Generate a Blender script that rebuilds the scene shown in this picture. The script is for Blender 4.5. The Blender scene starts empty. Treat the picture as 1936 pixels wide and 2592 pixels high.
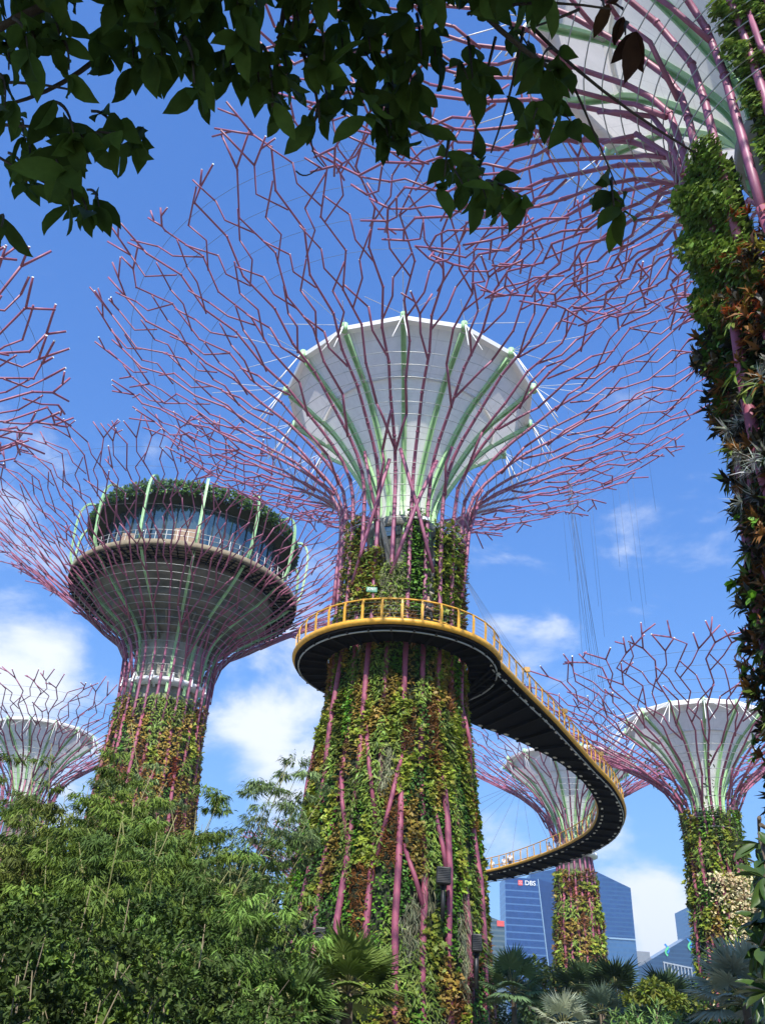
import bpy, bmesh, math, random
import numpy as np
from math import sin, cos, pi, radians, atan2, hypot, sqrt
from mathutils import Vector, Matrix, Euler
random.seed(7); RNG = np.random.default_rng(11)

# ------------------------------------------------------------------ camera, sky, sun, exposure
S = bpy.context.scene
COL = S.collection
PITCH, ROLL, FPX, EYE = radians(33.0), radians(3.6), 2200.0, 1.6
_f = Vector((0, cos(PITCH), sin(PITCH))); _r0 = Vector((1, 0, 0)); _u0 = _r0.cross(_f)
CR = (_r0*cos(ROLL) + _u0*sin(ROLL)); CU = (_u0*cos(ROLL) - _r0*sin(ROLL))
if CR.z < 0: CR = (_r0*cos(ROLL) - _u0*sin(ROLL)); CU = (_u0*cos(ROLL) + _r0*sin(ROLL))
cd = bpy.data.cameras.new('camera'); cam = bpy.data.objects.new('camera', cd); COL.objects.link(cam)
cd.sensor_fit = 'VERTICAL'; cd.sensor_height = 24; cd.sensor_width = 18; cd.lens = FPX/2592*24
cd.clip_start = .05; cd.clip_end = 9000
cam.matrix_world = Matrix(((CR.x, CU.x, -_f.x, 0), (CR.y, CU.y, -_f.y, 0), (CR.z, CU.z, -_f.z, EYE), (0, 0, 0, 1)))
S.camera = cam

SUN_AZ, SUN_EL = radians(184), radians(44.5)
sunv = Vector((sin(SUN_AZ)*cos(SUN_EL), cos(SUN_AZ)*cos(SUN_EL), sin(SUN_EL)))
sd = bpy.data.lights.new('sun', 'SUN'); sd.energy = 4.2; sd.angle = radians(.55); sd.color = (1, .955, .88)
so = bpy.data.objects.new('sun', sd); COL.objects.link(so)
so.rotation_euler = sunv.to_track_quat('Z', 'Y').to_euler()
S.view_settings.view_transform = 'Standard'; S.view_settings.look = 'None'
S.view_settings.exposure = 0.8; S.view_settings.gamma = 1
S.cycles.max_bounces = 6; S.cycles.transparent_max_bounces = 12

def ray(x, y):                      # direction through a point of a 1652-wide view of the photograph
    x = x*1.17191; y = y*1.17191
    d = CR*((x-968)/FPX) - CU*((y-1296)/FPX) + _f
    return d.normalized()
def at_y(x, y, Y):                  # the spot at forward distance Y
    d = ray(x, y); return Vector((0, 0, EYE)) + d*(Y/d.y)
def at_d(x, y, D): return Vector((0, 0, EYE)) + ray(x, y)*D

w = bpy.data.worlds.new('World'); S.world = w; w.use_nodes = True
nt = w.node_tree; nt.nodes.clear()
def N(t, k, **kw):
    n = t.nodes.new(k)
    for a, b in kw.items(): setattr(n, a, b)
    return n
out = N(nt, 'ShaderNodeOutputWorld'); bg = N(nt, 'ShaderNodeBackground'); nt.links.new(bg.outputs[0], out.inputs[0])
bg.inputs[1].default_value = .15
sky = N(nt, 'ShaderNodeTexSky', sky_type='NISHITA', sun_disc=False, sun_elevation=SUN_EL, sun_rotation=SUN_AZ,
        altitude=0, air_density=1.0, dust_density=.15, ozone_density=2.6)
hs = N(nt, 'ShaderNodeHueSaturation'); hs.inputs['Hue'].default_value = .505; hs.inputs['Saturation'].default_value = 1.24; hs.inputs['Value'].default_value = 1.0
nt.links.new(sky.outputs[0], hs.inputs['Color'])
# film response of the sky: rich blue overhead, no burnt-out horizon
va = N(nt, 'ShaderNodeVectorMath', operation='MULTIPLY'); va.inputs[1].default_value = (1.27, 1.36, 1.9); nt.links.new(hs.outputs[0], va.inputs[0])
vb = N(nt, 'ShaderNodeVectorMath', operation='MULTIPLY_ADD'); vb.inputs[1].default_value = (.51, .28, .25); vb.inputs[2].default_value = (1, 1, 1); nt.links.new(hs.outputs[0], vb.inputs[0])
vc = N(nt, 'ShaderNodeVectorMath', operation='DIVIDE'); nt.links.new(va.outputs[0], vc.inputs[0]); nt.links.new(vb.outputs[0], vc.inputs[1])
tc = N(nt, 'ShaderNodeTexCoord'); mp = N(nt, 'ShaderNodeMapping'); mp.inputs['Scale'].default_value = (1, 1, 1.9)
nt.links.new(tc.outputs['Generated'], mp.inputs[0])
no = N(nt, 'ShaderNodeTexNoise'); no.inputs['Scale'].default_value = 7.0; no.inputs['Detail'].default_value = 9; no.inputs['Roughness'].default_value = .58
no.inputs['Distortion'].default_value = .25
nt.links.new(mp.outputs[0], no.inputs['Vector'])
def math_(op, a, b=None, c=None, clamp=False):
    m = N(nt, 'ShaderNodeMath', operation=op, use_clamp=clamp)
    for i, v in enumerate((a, b, c)):
        if v is None: continue
        if isinstance(v, (int, float)): m.inputs[i].default_value = v
        else: nt.links.new(v, m.inputs[i])
    return m.outputs[0]
# cloud banks: (view x, view y, angular radius, strength)
banks = [(1440, 1975, .07, .36), (1430, 2060, .07, .22), (590, 1640, .11, .15), (540, 1560, .08, .10), (605, 1740, .075, .25), (20, 1240, .15, .20), (60, 1050, .10, .08),
         (120, 1390, .09, .12), (1130, 1330, .12, .08), (1330, 1830, .075, .17), (1050, 1810, .06, .22), (640, 1450, .13, .08),
         (60, 1560, .10, .17), (170, 1760, .09, .22), (720, 1200, .10, .12)]
acc = None
for (x, y, rad, st) in banks:
    d = ray(x, y)
    dt = N(nt, 'ShaderNodeVectorMath', operation='DISTANCE'); nt.links.new(tc.outputs['Generated'], dt.inputs[0]); dt.inputs[1].default_value = d
    q = math_('DIVIDE', dt.outputs['Value'], rad); q = math_('SUBTRACT', 1.0, q, clamp=True); q = math_('MULTIPLY', q, st)
    acc = q if acc is None else math_('ADD', acc, q)
v = math_('ADD', no.outputs['Fac'], acc)
mr = N(nt, 'ShaderNodeMapRange', interpolation_type='SMOOTHSTEP'); nt.links.new(v, mr.inputs[0])
mr.inputs[1].default_value = .56; mr.inputs[2].default_value = .86; mr.inputs[3].default_value = 0; mr.inputs[4].default_value = .93
# clouds only over the lower part of the sky
sx = N(nt, 'ShaderNodeSeparateXYZ'); nt.links.new(tc.outputs['Generated'], sx.inputs[0])
zf = N(nt, 'ShaderNodeMapRange'); nt.links.new(sx.outputs[2], zf.inputs[0]); zf.inputs[1].default_value = .70; zf.inputs[2].default_value = .52
cf = math_('MULTIPLY', mr.outputs[0], zf.outputs[0])
mx = N(nt, 'ShaderNodeMix', data_type='RGBA'); nt.links.new(cf, mx.inputs[0]); nt.links.new(vc.outputs[0], mx.inputs[6])
mx.inputs[7].default_value = (4.2, 4.4, 4.75, 1)
nt.links.new(mx.outputs[2], bg.inputs[0])

# ------------------------------------------------------------------ materials
def mat(name, col=(.5, .5, .5), rough=.5, metal=0, var=0, vscale=3, col2=None, bump=0, bscale=20, spec=.5, attr=False, trans=0, emit=None, zs=1.0, joints=0):
    m = bpy.data.materials.new(name); m.use_nodes = True; t = m.node_tree; b = t.nodes['Principled BSDF']
    b.inputs['Base Color'].default_value = (*col, 1); b.inputs['Roughness'].default_value = rough; b.inputs['Metallic'].default_value = metal
    b.inputs['Specular IOR Level'].default_value = spec
    src = None
    if attr:
        a = N(t, 'ShaderNodeAttribute', attribute_name='Col'); src = a.outputs['Color']
    co = N(t, 'ShaderNodeTexCoord')
    if var or col2:
        n = N(t, 'ShaderNodeTexNoise'); n.inputs['Scale'].default_value = vscale; n.inputs['Detail'].default_value = 6; n.inputs['Roughness'].default_value = .65
        mpp = N(t, 'ShaderNodeMapping'); mpp.inputs['Scale'].default_value = (1, 1, zs); t.links.new(co.outputs['Object'], mpp.inputs[0]); t.links.new(mpp.outputs[0], n.inputs['Vector'])
        r = N(t, 'ShaderNodeMapRange'); t.links.new(n.outputs['Fac'], r.inputs[0]); r.inputs[1].default_value = .35; r.inputs[2].default_value = .68
        mxx = N(t, 'ShaderNodeMix', data_type='RGBA'); t.links.new(r.outputs[0], mxx.inputs[0])
        c2 = col2 or tuple(c*(1-var) for c in col)
        mxx.inputs[6].default_value = (*col, 1); mxx.inputs[7].default_value = (*c2, 1)
        if src is not None:
            t.links.new(src, mxx.inputs[6]); mu = N(t, 'ShaderNodeMix', data_type='RGBA', blend_type='MULTIPLY'); mu.inputs[0].default_value = 1
            t.links.new(src, mu.inputs[6]); mu.inputs[7].default_value = (1-var,)*3+(1,)
            t.links.new(mu.outputs[2], mxx.inputs[7])
        src = mxx.outputs[2]
    if joints:      # joints between the panels of a shell of revolution
        def mm(op, a, b_=None):
            q = N(t, 'ShaderNodeMath', operation=op)
            for i, v in enumerate((a, b_)):
                if v is None: continue
                if isinstance(v, (int, float)): q.inputs[i].default_value = v
                else: t.links.new(v, q.inputs[i])
            return q.outputs[0]
        sp = N(t, 'ShaderNodeSeparateXYZ'); t.links.new(co.outputs['Object'], sp.inputs[0])
        an = mm('FRACT', mm('ADD', mm('MULTIPLY', mm('ARCTAN2', sp.outputs[1], sp.outputs[0]), joints/(2*pi)), 40.27)); l1 = mm('LESS_THAN', an, .03)
        l2 = mm('LESS_THAN', mm('FRACT', mm('DIVIDE', sp.outputs[2], 1.35)), .03); ln = mm('MAXIMUM', l1, l2)
        jm = N(t, 'ShaderNodeMix', data_type='RGBA'); t.links.new(mm('MULTIPLY', ln, .2), jm.inputs[0]); t.links.new(src, jm.inputs[6]); jm.inputs[7].default_value = (.25, .25, .23, 1); src = jm.outputs[2]
    if src is not None: t.links.new(src, b.inputs['Base Color'])
    if bump:
        n2 = N(t, 'ShaderNodeTexNoise'); n2.inputs['Scale'].default_value = bscale; n2.inputs['Detail'].default_value = 5
        t.links.new(co.outputs['Object'], n2.inputs['Vector'])
        bp = N(t, 'ShaderNodeBump'); bp.inputs['Strength'].default_value = bump; bp.inputs['Distance'].default_value = .03
        t.links.new(n2.outputs['Fac'], bp.inputs['Height']); t.links.new(bp.outputs[0], b.inputs['Normal'])
    if trans:
        tr = N(t, 'ShaderNodeBsdfTranslucent'); ms = N(t, 'ShaderNodeMixShader'); ms.inputs[0].default_value = trans
        if src is not None: t.links.new(src, tr.inputs[0])
        else: tr.inputs[0].default_value = (*col, 1)
        o = t.nodes['Material Output']; t.links.new(b.outputs[0], ms.inputs[1]); t.links.new(tr.outputs[0], ms.inputs[2]); t.links.new(ms.outputs[0], o.inputs[0])
    if emit: b.inputs['Emission Color'].default_value = (*emit[0], 1); b.inputs['Emission Strength'].default_value = emit[1]
    return m
M_PUR = mat('purple_painted_steel', (.35, .11, .19), .48, var=.3, vscale=1.2, bump=.05)
M_PURT = mat('maroon_painted_steel', (.34, .085, .14), .6, var=.3, vscale=1.4, bump=.05)
M_CAP = mat('pale_cap', (.75, .85, .82), .4)
M_GRN = mat('pale_green_steel', (.44, .72, .38), .45, var=.28, vscale=2.5, zs=.3)
M_WHT = mat('white_membrane', (.84, .84, .80), .55, var=.12, vscale=2.2, zs=.12, bump=.03, trans=.30, joints=28)
M_WHT2 = mat('white_rim', (.86, .86, .85), .45)
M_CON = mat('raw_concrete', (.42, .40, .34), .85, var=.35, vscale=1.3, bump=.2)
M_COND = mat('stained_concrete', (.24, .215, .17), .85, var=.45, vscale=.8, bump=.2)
M_STL = mat('galvanised_steel', (.42, .43, .42), .4, metal=.6)
M_WIRE = mat('steel_wire', (.16, .17, .18), .5, metal=.4)
M_ROD = mat('white_rod', (.8, .8, .8), .4)
M_BACK = mat('planting_felt', (.035, .045, .02), .95, var=.5, vscale=2.5, bump=.5)
M_LEAF = mat('leaf', attr=True, rough=.5, trans=.22, spec=.35)
M_LEAFB = mat('matte_leaf', attr=True, rough=.6, trans=.08, spec=.2)
M_LEAFG = mat('glossy_leaf', attr=True, rough=.32, trans=.15, spec=.5)
M_LEAFD = mat('thick_leaf', attr=True, rough=.6, trans=.42, spec=.12, var=.3, vscale=25)
M_YEL = mat('yellow_painted_steel', (.80, .42, .045), .45, var=.35, vscale=5)
M_DRK = mat('dark_steel_soffit', (.010, .0095, .0095), .8, spec=.08, var=.4, vscale=2)
M_BLK = mat('black_plastic', (.02, .02, .02), .45)
M_BARK = mat('bark', (.16, .12, .08), .9, var=.5, vscale=8, bump=.5)
M_CULM = mat('bamboo_culm', (.28, .27, .10), .5, var=.4, vscale=5)
M_GLASS = mat('tinted_window', (.15, .21, .22), .08, metal=.75)
M_SOIL = mat('soil', (.10, .075, .05), .95, var=.5, vscale=1, bump=.4)

# ------------------------------------------------------------------ object helpers
def tag(o, label=None, cat=None, group=None, kind=None):
    if label: o['label'] = label
    if cat: o['category'] = cat
    if group: o['group'] = group
    if kind: o['kind'] = kind
    return o
def empty(name, loc, label, cat, group=None, rz=0):
    o = bpy.data.objects.new(name, None); COL.objects.link(o); o.location = loc; o.rotation_euler.z = rz; o.empty_display_size = .3
    return tag(o, label, cat, group)
class MB:
    def __init__(s): s.v = []; s.f = []; s.m = []; s.sm = []
    def quad(s, a, b, c, d, m=0):
        i = len(s.v); s.v += [tuple(a), tuple(b), tuple(c), tuple(d)]; s.f.append((i, i+1, i+2, i+3)); s.m.append(m); s.sm.append(False)
    def poly(s, pts, m=0):
        i = len(s.v); s.v += [tuple(p) for p in pts]; s.f.append(tuple(range(i, i+len(pts)))); s.m.append(m); s.sm.append(False)
    def box(s, c, size, X=None, Y=None, Z=None, m=0):
        X = X or Vector((1, 0, 0)); Y = Y or Vector((0, 1, 0)); Z = Z or Vector((0, 0, 1)); c = Vector(c)
        P = [c + X*(a*size[0]/2) + Y*(b*size[1]/2) + Z*(d*size[2]/2) for a in (-1, 1) for b in (-1, 1) for d in (-1, 1)]
        i = len(s.v); s.v += [tuple(p) for p in P]
        for q in ((0, 1, 3, 2), (4, 6, 7, 5), (0, 4, 5, 1), (2, 3, 7, 6), (0, 2, 6, 4), (1, 5, 7, 3)):
            s.f.append(tuple(i+k for k in q)); s.m.append(m); s.sm.append(False)
    def bar(s, a, b, w, h, up=None, m=0):
        a = Vector(a); b = Vector(b); d = b-a; L = d.length
        if L < 1e-5: return
        Z = d/L; u = Vector(up) if up is not None else Vector((0, 0, 1))
        if abs(Z.dot(u)) > .98: u = Vector((1, 0, 0))
        X = u.cross(Z).normalized(); Y = Z.cross(X)
        s.box((a+b)/2, (w, h, L), X, Y, Z, m)
    def tube(s, pts, r, n=6, m=0, cap=None, capm=None, close=False):
        P = [Vector(p) for p in pts]; K = len(P)
        if K < 2: return
        R = r if hasattr(r, '__len__') else [r]*K
        base = len(s.v); X = None
        for k in range(K):
            if close: t = P[(k+1) % K] - P[k-1]
            else: t = P[min(k+1, K-1)] - P[max(k-1, 0)]
            t = t.normalized() if t.length > 1e-9 else Vector((0, 0, 1))
            if X is None:
                a = Vector((0, 0, 1)) if abs(t.z) < .9 else Vector((1, 0, 0)); X = a.cross(t).normalized()
            else: X = (X - t*X.dot(t)).normalized()
            Y = t.cross(X)
            for j in range(n):
                a = 2*pi*j/n; s.v.append(tuple(P[k] + X*(cos(a)*R[k]) + Y*(sin(a)*R[k])))
        for k in range(K if close else K-1):
            k2 = (k+1) % K
            for j in range(n):
                j2 = (j+1) % n
                s.f.append((base+k*n+j, base+k*n+j2, base+k2*n+j2, base+k2*n+j)); s.m.append(m); s.sm.append(True)
        if not close:
            s.f.append(tuple(base+j for j in reversed(range(n)))); s.m.append(m); s.sm.append(False)
            s.f.append(tuple(base+(K-1)*n+j for j in range(n))); s.m.append(capm if capm is not None else m); s.sm.append(False)
    def lathe(s, prof, n=48, m=0, cx=0, cy=0, smooth=True, a0=0, a1=2*pi, phase=0):
        full = abs(a1-a0-2*pi) < 1e-6; nn = n if full else n+1; base = len(s.v)
        for (r, z) in prof:
            for j in range(nn):
                a = phase+a0+(a1-a0)*j/n; s.v.append((cx+r*cos(a), cy+r*sin(a), z))
        for k in range(len(prof)-1):
            for j in range(n):
                j2 = (j+1) % nn
                s.f.append((base+k*nn+j, base+k*nn+j2, base+(k+1)*nn+j2, base+(k+1)*nn+j)); s.m.append(m); s.sm.append(smooth)
    def build(s, name, mats, parent=None, loc=None, bevel=0):
        me = bpy.data.meshes.new(name); me.from_pydata(s.v, [], s.f)
        if not isinstance(mats, (list, tuple)): mats = [mats]
        for x in mats: me.materials.append(x)
        me.polygons.foreach_set('material_index', s.m); me.polygons.foreach_set('use_smooth', s.sm); me.update()
        o = bpy.data.objects.new(name, me); COL.objects.link(o)
        if loc is not None: o.location = loc
        if parent is not None: o.parent = parent
        if bevel:
            b = o.modifiers.new('bevel', 'BEVEL'); b.width = bevel; b.segments = 2; b.limit_method = 'ANGLE'
        return o

# leaf templates: (along, across, up) and faces
TEMPL = {
 'oval': (np.array([(0, 0, 0), (.33, .5, .07), (.33, -.5, .07), (.42, 0, -.01), (.78, .34, .02), (.78, -.34, .02), (1, 0, -.12)]), [(0, 2, 3), (0, 3, 1), (3, 2, 5, 6), (3, 6, 4, 1)]),
 'strap': (np.array([(0, -.4, 0), (0, .4, 0), (.55, -.5, .16), (.55, .5, .16), (1, 0, -.05)]), [(0, 2, 3, 1), (2, 4, 3)]),
 'lobed': (np.array([(0, 0, 0), (.12, .42, .05), (.45, .28, .05), (.55, .55, .0), (.72, .2, .02), (1, 0, -.1), (.72, -.2, .02), (.55, -.55, 0), (.45, -.28, .05), (.12, -.42, .05)]), [(0, 9, 8, 2, 1), (2, 8, 6, 4), (2, 4, 3), (8, 7, 6), (4, 6, 5)]),
 'blade': (np.array([(0, -.3, 0), (0, .3, 0), (.45, .5, .02), (.45, -.5, .02), (1, 0, -.14)]), [(0, 3, 2, 1), (3, 4, 2)]),
 'long': (np.array([(0, 0, 0), (.10, .20, .03), (.10, -.20, .03), (.28, .43, .06), (.28, -.43, .06), (.52, .5, .06), (.52, -.5, .06), (.76, .38, .03), (.76, -.38, .03), (.91, .17, -.03), (.91, -.17, -.03), (1, 0, -.12), (.28, 0, .0), (.52, 0, -.01), (.76, 0, -.05)]),
          [(0, 2, 4, 12), (0, 12, 3, 1), (12, 4, 6, 13), (12, 13, 5, 3), (13, 6, 8, 14), (13, 14, 7, 5), (14, 8, 10, 11), (14, 11, 9, 7)]),
}
def norm(a): return a/np.maximum(np.linalg.norm(a, axis=-1, keepdims=True), 1e-9)
def leaf_mesh(name, P, A, Nn, L, W, C, templ, material, parent=None, kind=None, loc=None):
    P = np.asarray(P, float); n = len(P)
    if n == 0: return None
    A = norm(np.asarray(A, float)); Nn = np.asarray(Nn, float); B = norm(np.cross(Nn, A)); U = np.cross(A, B)
    L = np.broadcast_to(np.asarray(L, float), (n,)); W = np.broadcast_to(np.asarray(W, float), (n,)); C = np.broadcast_to(np.asarray(C, float), (n, 3))
    T, F = TEMPL[templ]; k = len(T)
    V = P[:, None] + A[:, None]*(T[None, :, 0:1]*L[:, None, None]) + B[:, None]*(T[None, :, 1:2]*W[:, None, None]) + U[:, None]*(T[None, :, 2:3]*L[:, None, None])
    V = V.reshape(-1, 3)
    me = bpy.data.meshes.new(name); me.vertices.add(len(V)); me.vertices.foreach_set('co', V.astype(np.float32).ravel())
    lens = np.array([len(f) for f in F]); flat = np.concatenate([np.array(f) for f in F])
    loops = (flat[None] + (np.arange(n)*k)[:, None]).ravel(); me.loops.add(len(loops)); me.loops.foreach_set('vertex_index', loops.astype(np.int32))
    tot = np.tile(lens, n); st = np.concatenate([[0], np.cumsum(tot)[:-1]])
    me.polygons.add(len(tot)); me.polygons.foreach_set('loop_start', st.astype(np.int32)); me.polygons.foreach_set('loop_total', tot.astype(np.int32))
    ca = me.color_attributes.new('Col', 'FLOAT_COLOR', 'POINT')
    cc = np.ones((n, k, 4), np.float32); cc[:, :, :3] = C[:, None]; ca.data.foreach_set('color', cc.ravel())
    me.materials.append(material); me.polygons.foreach_set('use_smooth', np.ones(len(tot), bool)); me.update(calc_edges=True)
    o = bpy.data.objects.new(name, me); COL.objects.link(o)
    if parent is not None: o.parent = parent
    if loc is not None: o.location = loc
    if kind: o['kind'] = kind
    return o
def jit(C, n, amt=.25, hue=.12):
    C = np.broadcast_to(np.asarray(C, float), (n, 3)); f = 1+amt*(RNG.random((n, 1))*2-1); h = 1+hue*(RNG.random((n, 3))*2-1)
    return np.clip(C*f*h, 0, 1)

# ------------------------------------------------------------------ ground
def struct(name, mb, m, loc=None):
    o = mb.build(name, m, loc=loc); o['kind'] = 'structure'; return o
M_GRASS = mat('lawn', (.06, .10, .025), .9, var=.5, vscale=.6, bump=.4)
g = MB(); g.quad((-1800, -600, 0), (1800, -600, 0), (1800, 3000, 0), (-1800, 3000, 0)); struct('ground', g, M_GRASS)
M_PAVE = mat('paving', (.36, .335, .29), .8, var=.25, vscale=2, bump=.2)
pv = MB(); pv.poly([(1+62*cos(2*pi*k/40), 62+70*sin(2*pi*k/40), .004) for k in range(40)])
struct('plaza', pv, M_PAVE)

# ------------------------------------------------------------------ supertree
CAN = [(.0, .0), (.031, .148), (.097, .26), (.205, .385), (.345, .51), (.51, .635), (.70, .765), (.87, .885), (1, 1)]
def catmull(P, sub=6):
    P = [np.array(p, float) for p in P]; out = []
    for i in range(len(P)-1):
        p0 = P[max(i-1, 0)]; p1 = P[i]; p2 = P[i+1]; p3 = P[min(i+2, len(P)-1)]
        for k in range(sub):
            t = k/sub; out.append(.5*((2*p1)+(-p0+p2)*t+(2*p0-5*p1+4*p2-p3)*t*t+(-p0+3*p1-3*p2+p3)*t**3))
    out.append(P[-1]); return np.array(out)
class Shell:
    def __init__(s, lower, zn, rn, H, Rc, can=None):
        pts = [(r, z) for (z, r) in lower if z < zn-.5] + [(rn+u*(Rc-rn), zn+v*(H-zn)) for u, v in (can or CAN)]
        s.P = catmull(pts); d = np.linalg.norm(np.diff(s.P, axis=0), axis=1); s.s = np.concatenate([[0], np.cumsum(d)]); s.L = s.s[-1]
        s.sn = float(np.interp(zn, s.P[:, 1], s.s))
    def rz(s, q): return float(np.interp(q, s.s, s.P[:, 0])), float(np.interp(q, s.s, s.P[:, 1]))
    def s_at_z(s, z): return float(np.interp(z, s.P[:, 1], s.s))
    def r_at_z(s, z): return float(np.interp(z, s.P[:, 1], s.P[:, 0]))
    def pt(s, phi, q, off=0):
        r, z = s.rz(q); r2, z2 = s.rz(min(q+.2, s.L)); r1, z1 = s.rz(max(q-.2, 0)); t = Vector((r2-r1, 0, z2-z1)).normalized()
        nr, nz = t.z, -t.x
        r += nr*off; z += nz*off
        return Vector((r*cos(phi), r*sin(phi), z))

def canopy(root, sh, nrib, tr, seed, s0, detail=1, thick=1.0):
    """purple tube network: one part per rib that rises from the trunk, with the forks it carries"""
    R = random.Random(seed); S_ = sh.L; lane = 2*pi/nrib; sn = sh.sn; seg = 2.0*tr
    nk = int((S_-s0)/seg)+2
    ribs = []
    def width(q): return thick*(.062*(1-min(max((q-sn+3)/(S_-sn)*1.25, 0), 1))+.060)
    class Strand:
        def __init__(s, phi, a, b, amp):
            s.a, s.b = a, b; s.k = [a]; s.p = [phi+R.uniform(-.1, .1)*lane*amp*2]
            q = a; sg_ = R.choice((-1, 1))
            while q < b-.3:
                q = min(q+seg*R.uniform(.95, 1.2), b); s.k.append(q)
                grow = min(max((q-sn-2.5)/(S_-sn)*1.7, 0.03), 1); sg_ = -sg_; s.p.append(phi+sg_*R.uniform(.55, 1)*lane*amp*grow)
        def phi(s, q): return float(np.interp(q, s.k, s.p))
    mains = [Strand(i*lane+.07, s0, S_-R.uniform(.1, 1.5), .10) for i in range(nrib)]
    mids = [Strand((i+.5)*lane+.07, sn+(S_-sn)*R.uniform(.16, .42), S_-R.uniform(.1, 1.6), .15) for i in range(nrib)]
    def draw(mb, st, q0, q1, off, rs=1.0, cap=True):
        ks = [q0]+[k for k in st.k if q0 < k < q1]+[q1]; pts = []; rr = []
        for a, b in zip(ks[:-1], ks[1:]):
            n = max(1, int((b-a)/(2.2 if a > sn+6 else 1.0)))
            for j in range(n): q = a+(b-a)*j/n; pts.append(sh.pt(st.phi(q), q, off)); rr.append(width(q)*rs)
        pts.append(sh.pt(st.phi(q1), q1, off)); rr.append(width(q1)*rs)
        mb.tube(pts, rr, n=7 if detail > 1 else 5, capm=1)
        if detail:
            for k in ks[1:-1]:
                if k > sn-2:
                    p = sh.pt(st.phi(k), k, off); p2 = sh.pt(st.phi(k+.1), k+.1, off); d = (p2-p).normalized()
                    mb.tube([p-d*.05, p+d*.05], width(k)*rs*1.22, n=6)
        return pts
    def link(mb, A, qa, B, qb, off, rs=.85):
        pm = (A.phi(qa)*.25+B.phi(qb)*.75); qm = qa+(qb-qa)*.72
        mb.tube([sh.pt(A.phi(qa), qa, off), sh.pt(pm, qm, off), sh.pt(B.phi(qb), qb, off)], [width(qa)*rs, width(qm)*rs, width(qb)*rs], n=6 if detail > 1 else 5)
    def tips(mb, st, q, off, n=2):
        p = sh.pt(st.phi(q), q, off); t = (p-sh.pt(st.phi(q-.4), q-.4, off)).normalized(); e = Vector((-sin(st.phi(q)), cos(st.phi(q)), 0)); nn = t.cross(e).normalized()
        sg = R.choice((-1, 1))
        for k in range(n):
            a = sg*R.uniform(.3, .75)*(1 if k == 0 else -1); b = R.uniform(-.45, .35)
            d = (t*cos(a)+e*sin(a)+nn*b).normalized(); L = R.uniform(.9, 2.3)*tr
            mb.tube([p, p+d*L], [.058*thick, .054*thick], n=7 if detail > 1 else 5, capm=1)
            if R.random() < .35:
                a2 = a+R.choice((-1, 1))*.7; d2 = (t*cos(a2)+e*sin(a2)+nn*(b+.2)).normalized(); pp = p+d*L*.55
                mb.tube([pp, pp+d2*L*.6], .052*thick, n=5, capm=1)
    for i in range(nrib):
        mb = MB(); A = mains[i]; Bn = mains[(i+1) % nrib]; Mi = mids[i]
        draw(mb, A, A.a, A.b, 0)
        # wrap the neighbour's angle
        class W:
            pass
        Bw = W(); Bw.phi = (lambda q, Bn=Bn, i=i: Bn.phi(q)+(2*pi if i == nrib-1 else 0))
        off = .16*tr
        # middle strand, fed from one side, tied now and then to both ribs
        P0 = R.choice((A, Bw)); link(mb, P0, Mi.a-seg*R.uniform(.9, 1.5), Mi, Mi.a, off)
        draw(mb, Mi, Mi.a, Mi.b, off, .88)
        # early forks low on the neck, merging again
        q = sn+R.uniform(-3.5, 1.0)
        while q < Mi.a-seg*2.2 and R.random() < .6:
            X, Y = (A, Bw) if R.random() < .5 else (Bw, A)
            mid = type('m', (), {})(); fr = R.uniform(.35, .65); mid.phi = (lambda qq, fr=fr: A.phi(qq)*(1-fr)+Bw.phi(qq)*fr)
            l1 = seg*R.uniform(.9, 1.4); l2 = seg*R.uniform(.3, 1.1); l3 = seg*R.uniform(.8, 1.3)
            mb.tube([sh.pt(X.phi(q), q, off), sh.pt(mid.phi(q+l1), q+l1, off), sh.pt(mid.phi(q+l1+l2), q+l1+l2, off)], width(q)*.75, n=5, capm=1)
            if R.random() < .6: link(mb, mid, q+l1+l2*.9, Y, q+l1+l2+l3, off, .8)
            q += l1+l2+l3*R.uniform(.4, 1.2)
        # outer quarter strands
        for side, X, Y in ((0, A, Mi), (1, Mi, Bw)):
            q = max(Mi.a+seg*.4, sn+(S_-sn)*.36+seg*(.0 if (i*2+side) % 2 else 1.0)+R.uniform(-.2, .2)*seg); alt = side
            while q < S_-seg*1.3:
                fr = R.uniform(.44, .56); mid = type('m', (), {})(); mid.phi = (lambda qq, X=X, Y=Y, fr=fr: X.phi(min(qq, S_))*(1-fr)+Y.phi(min(qq, S_))*fr)
                alt = 1-alt; P1, P2 = (X, Y) if alt else (Y, X)
                l1 = seg*R.uniform(.55, .75); l2 = seg*R.uniform(.45, .7); l3 = seg*R.uniform(.55, .75)
                q2 = min(q+l1+l2, S_-.1)
                mb.tube([sh.pt(P1.phi(q), q, off*1.4), sh.pt(mid.phi(q+l1), q+l1, off*1.4), sh.pt(mid.phi(q2), q2, off*1.4)], width(q)*.8, n=5, capm=1)
                if q2+l3 < S_-.2 and R.random() < .88: link(mb, mid, q2-.05, P2, q2+l3, off*1.4, .8)
                elif q2 < S_-.3: tips(mb, mid, q2, off*1.4, 1 if R.random() < .5 else 2)
                q = q2+l3*R.uniform(-.25, .1)
        tips(mb, A, A.b, 0); tips(mb, Mi, Mi.b, off)
        ribs.append(mb)
    for mb in ribs:
        mb.build('steel_branch', [M_PUR, M_CAP], root)
    return mains

def hoops(root, sh, zs, r=.02, n=64, m=None):
    for q in zs:
        mb = MB(); mb.tube([sh.pt(2*pi*k/n, q, .18) for k in range(n)], r, n=4, close=True); mb.build('hoop_cable', m or M_STL, root)

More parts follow.
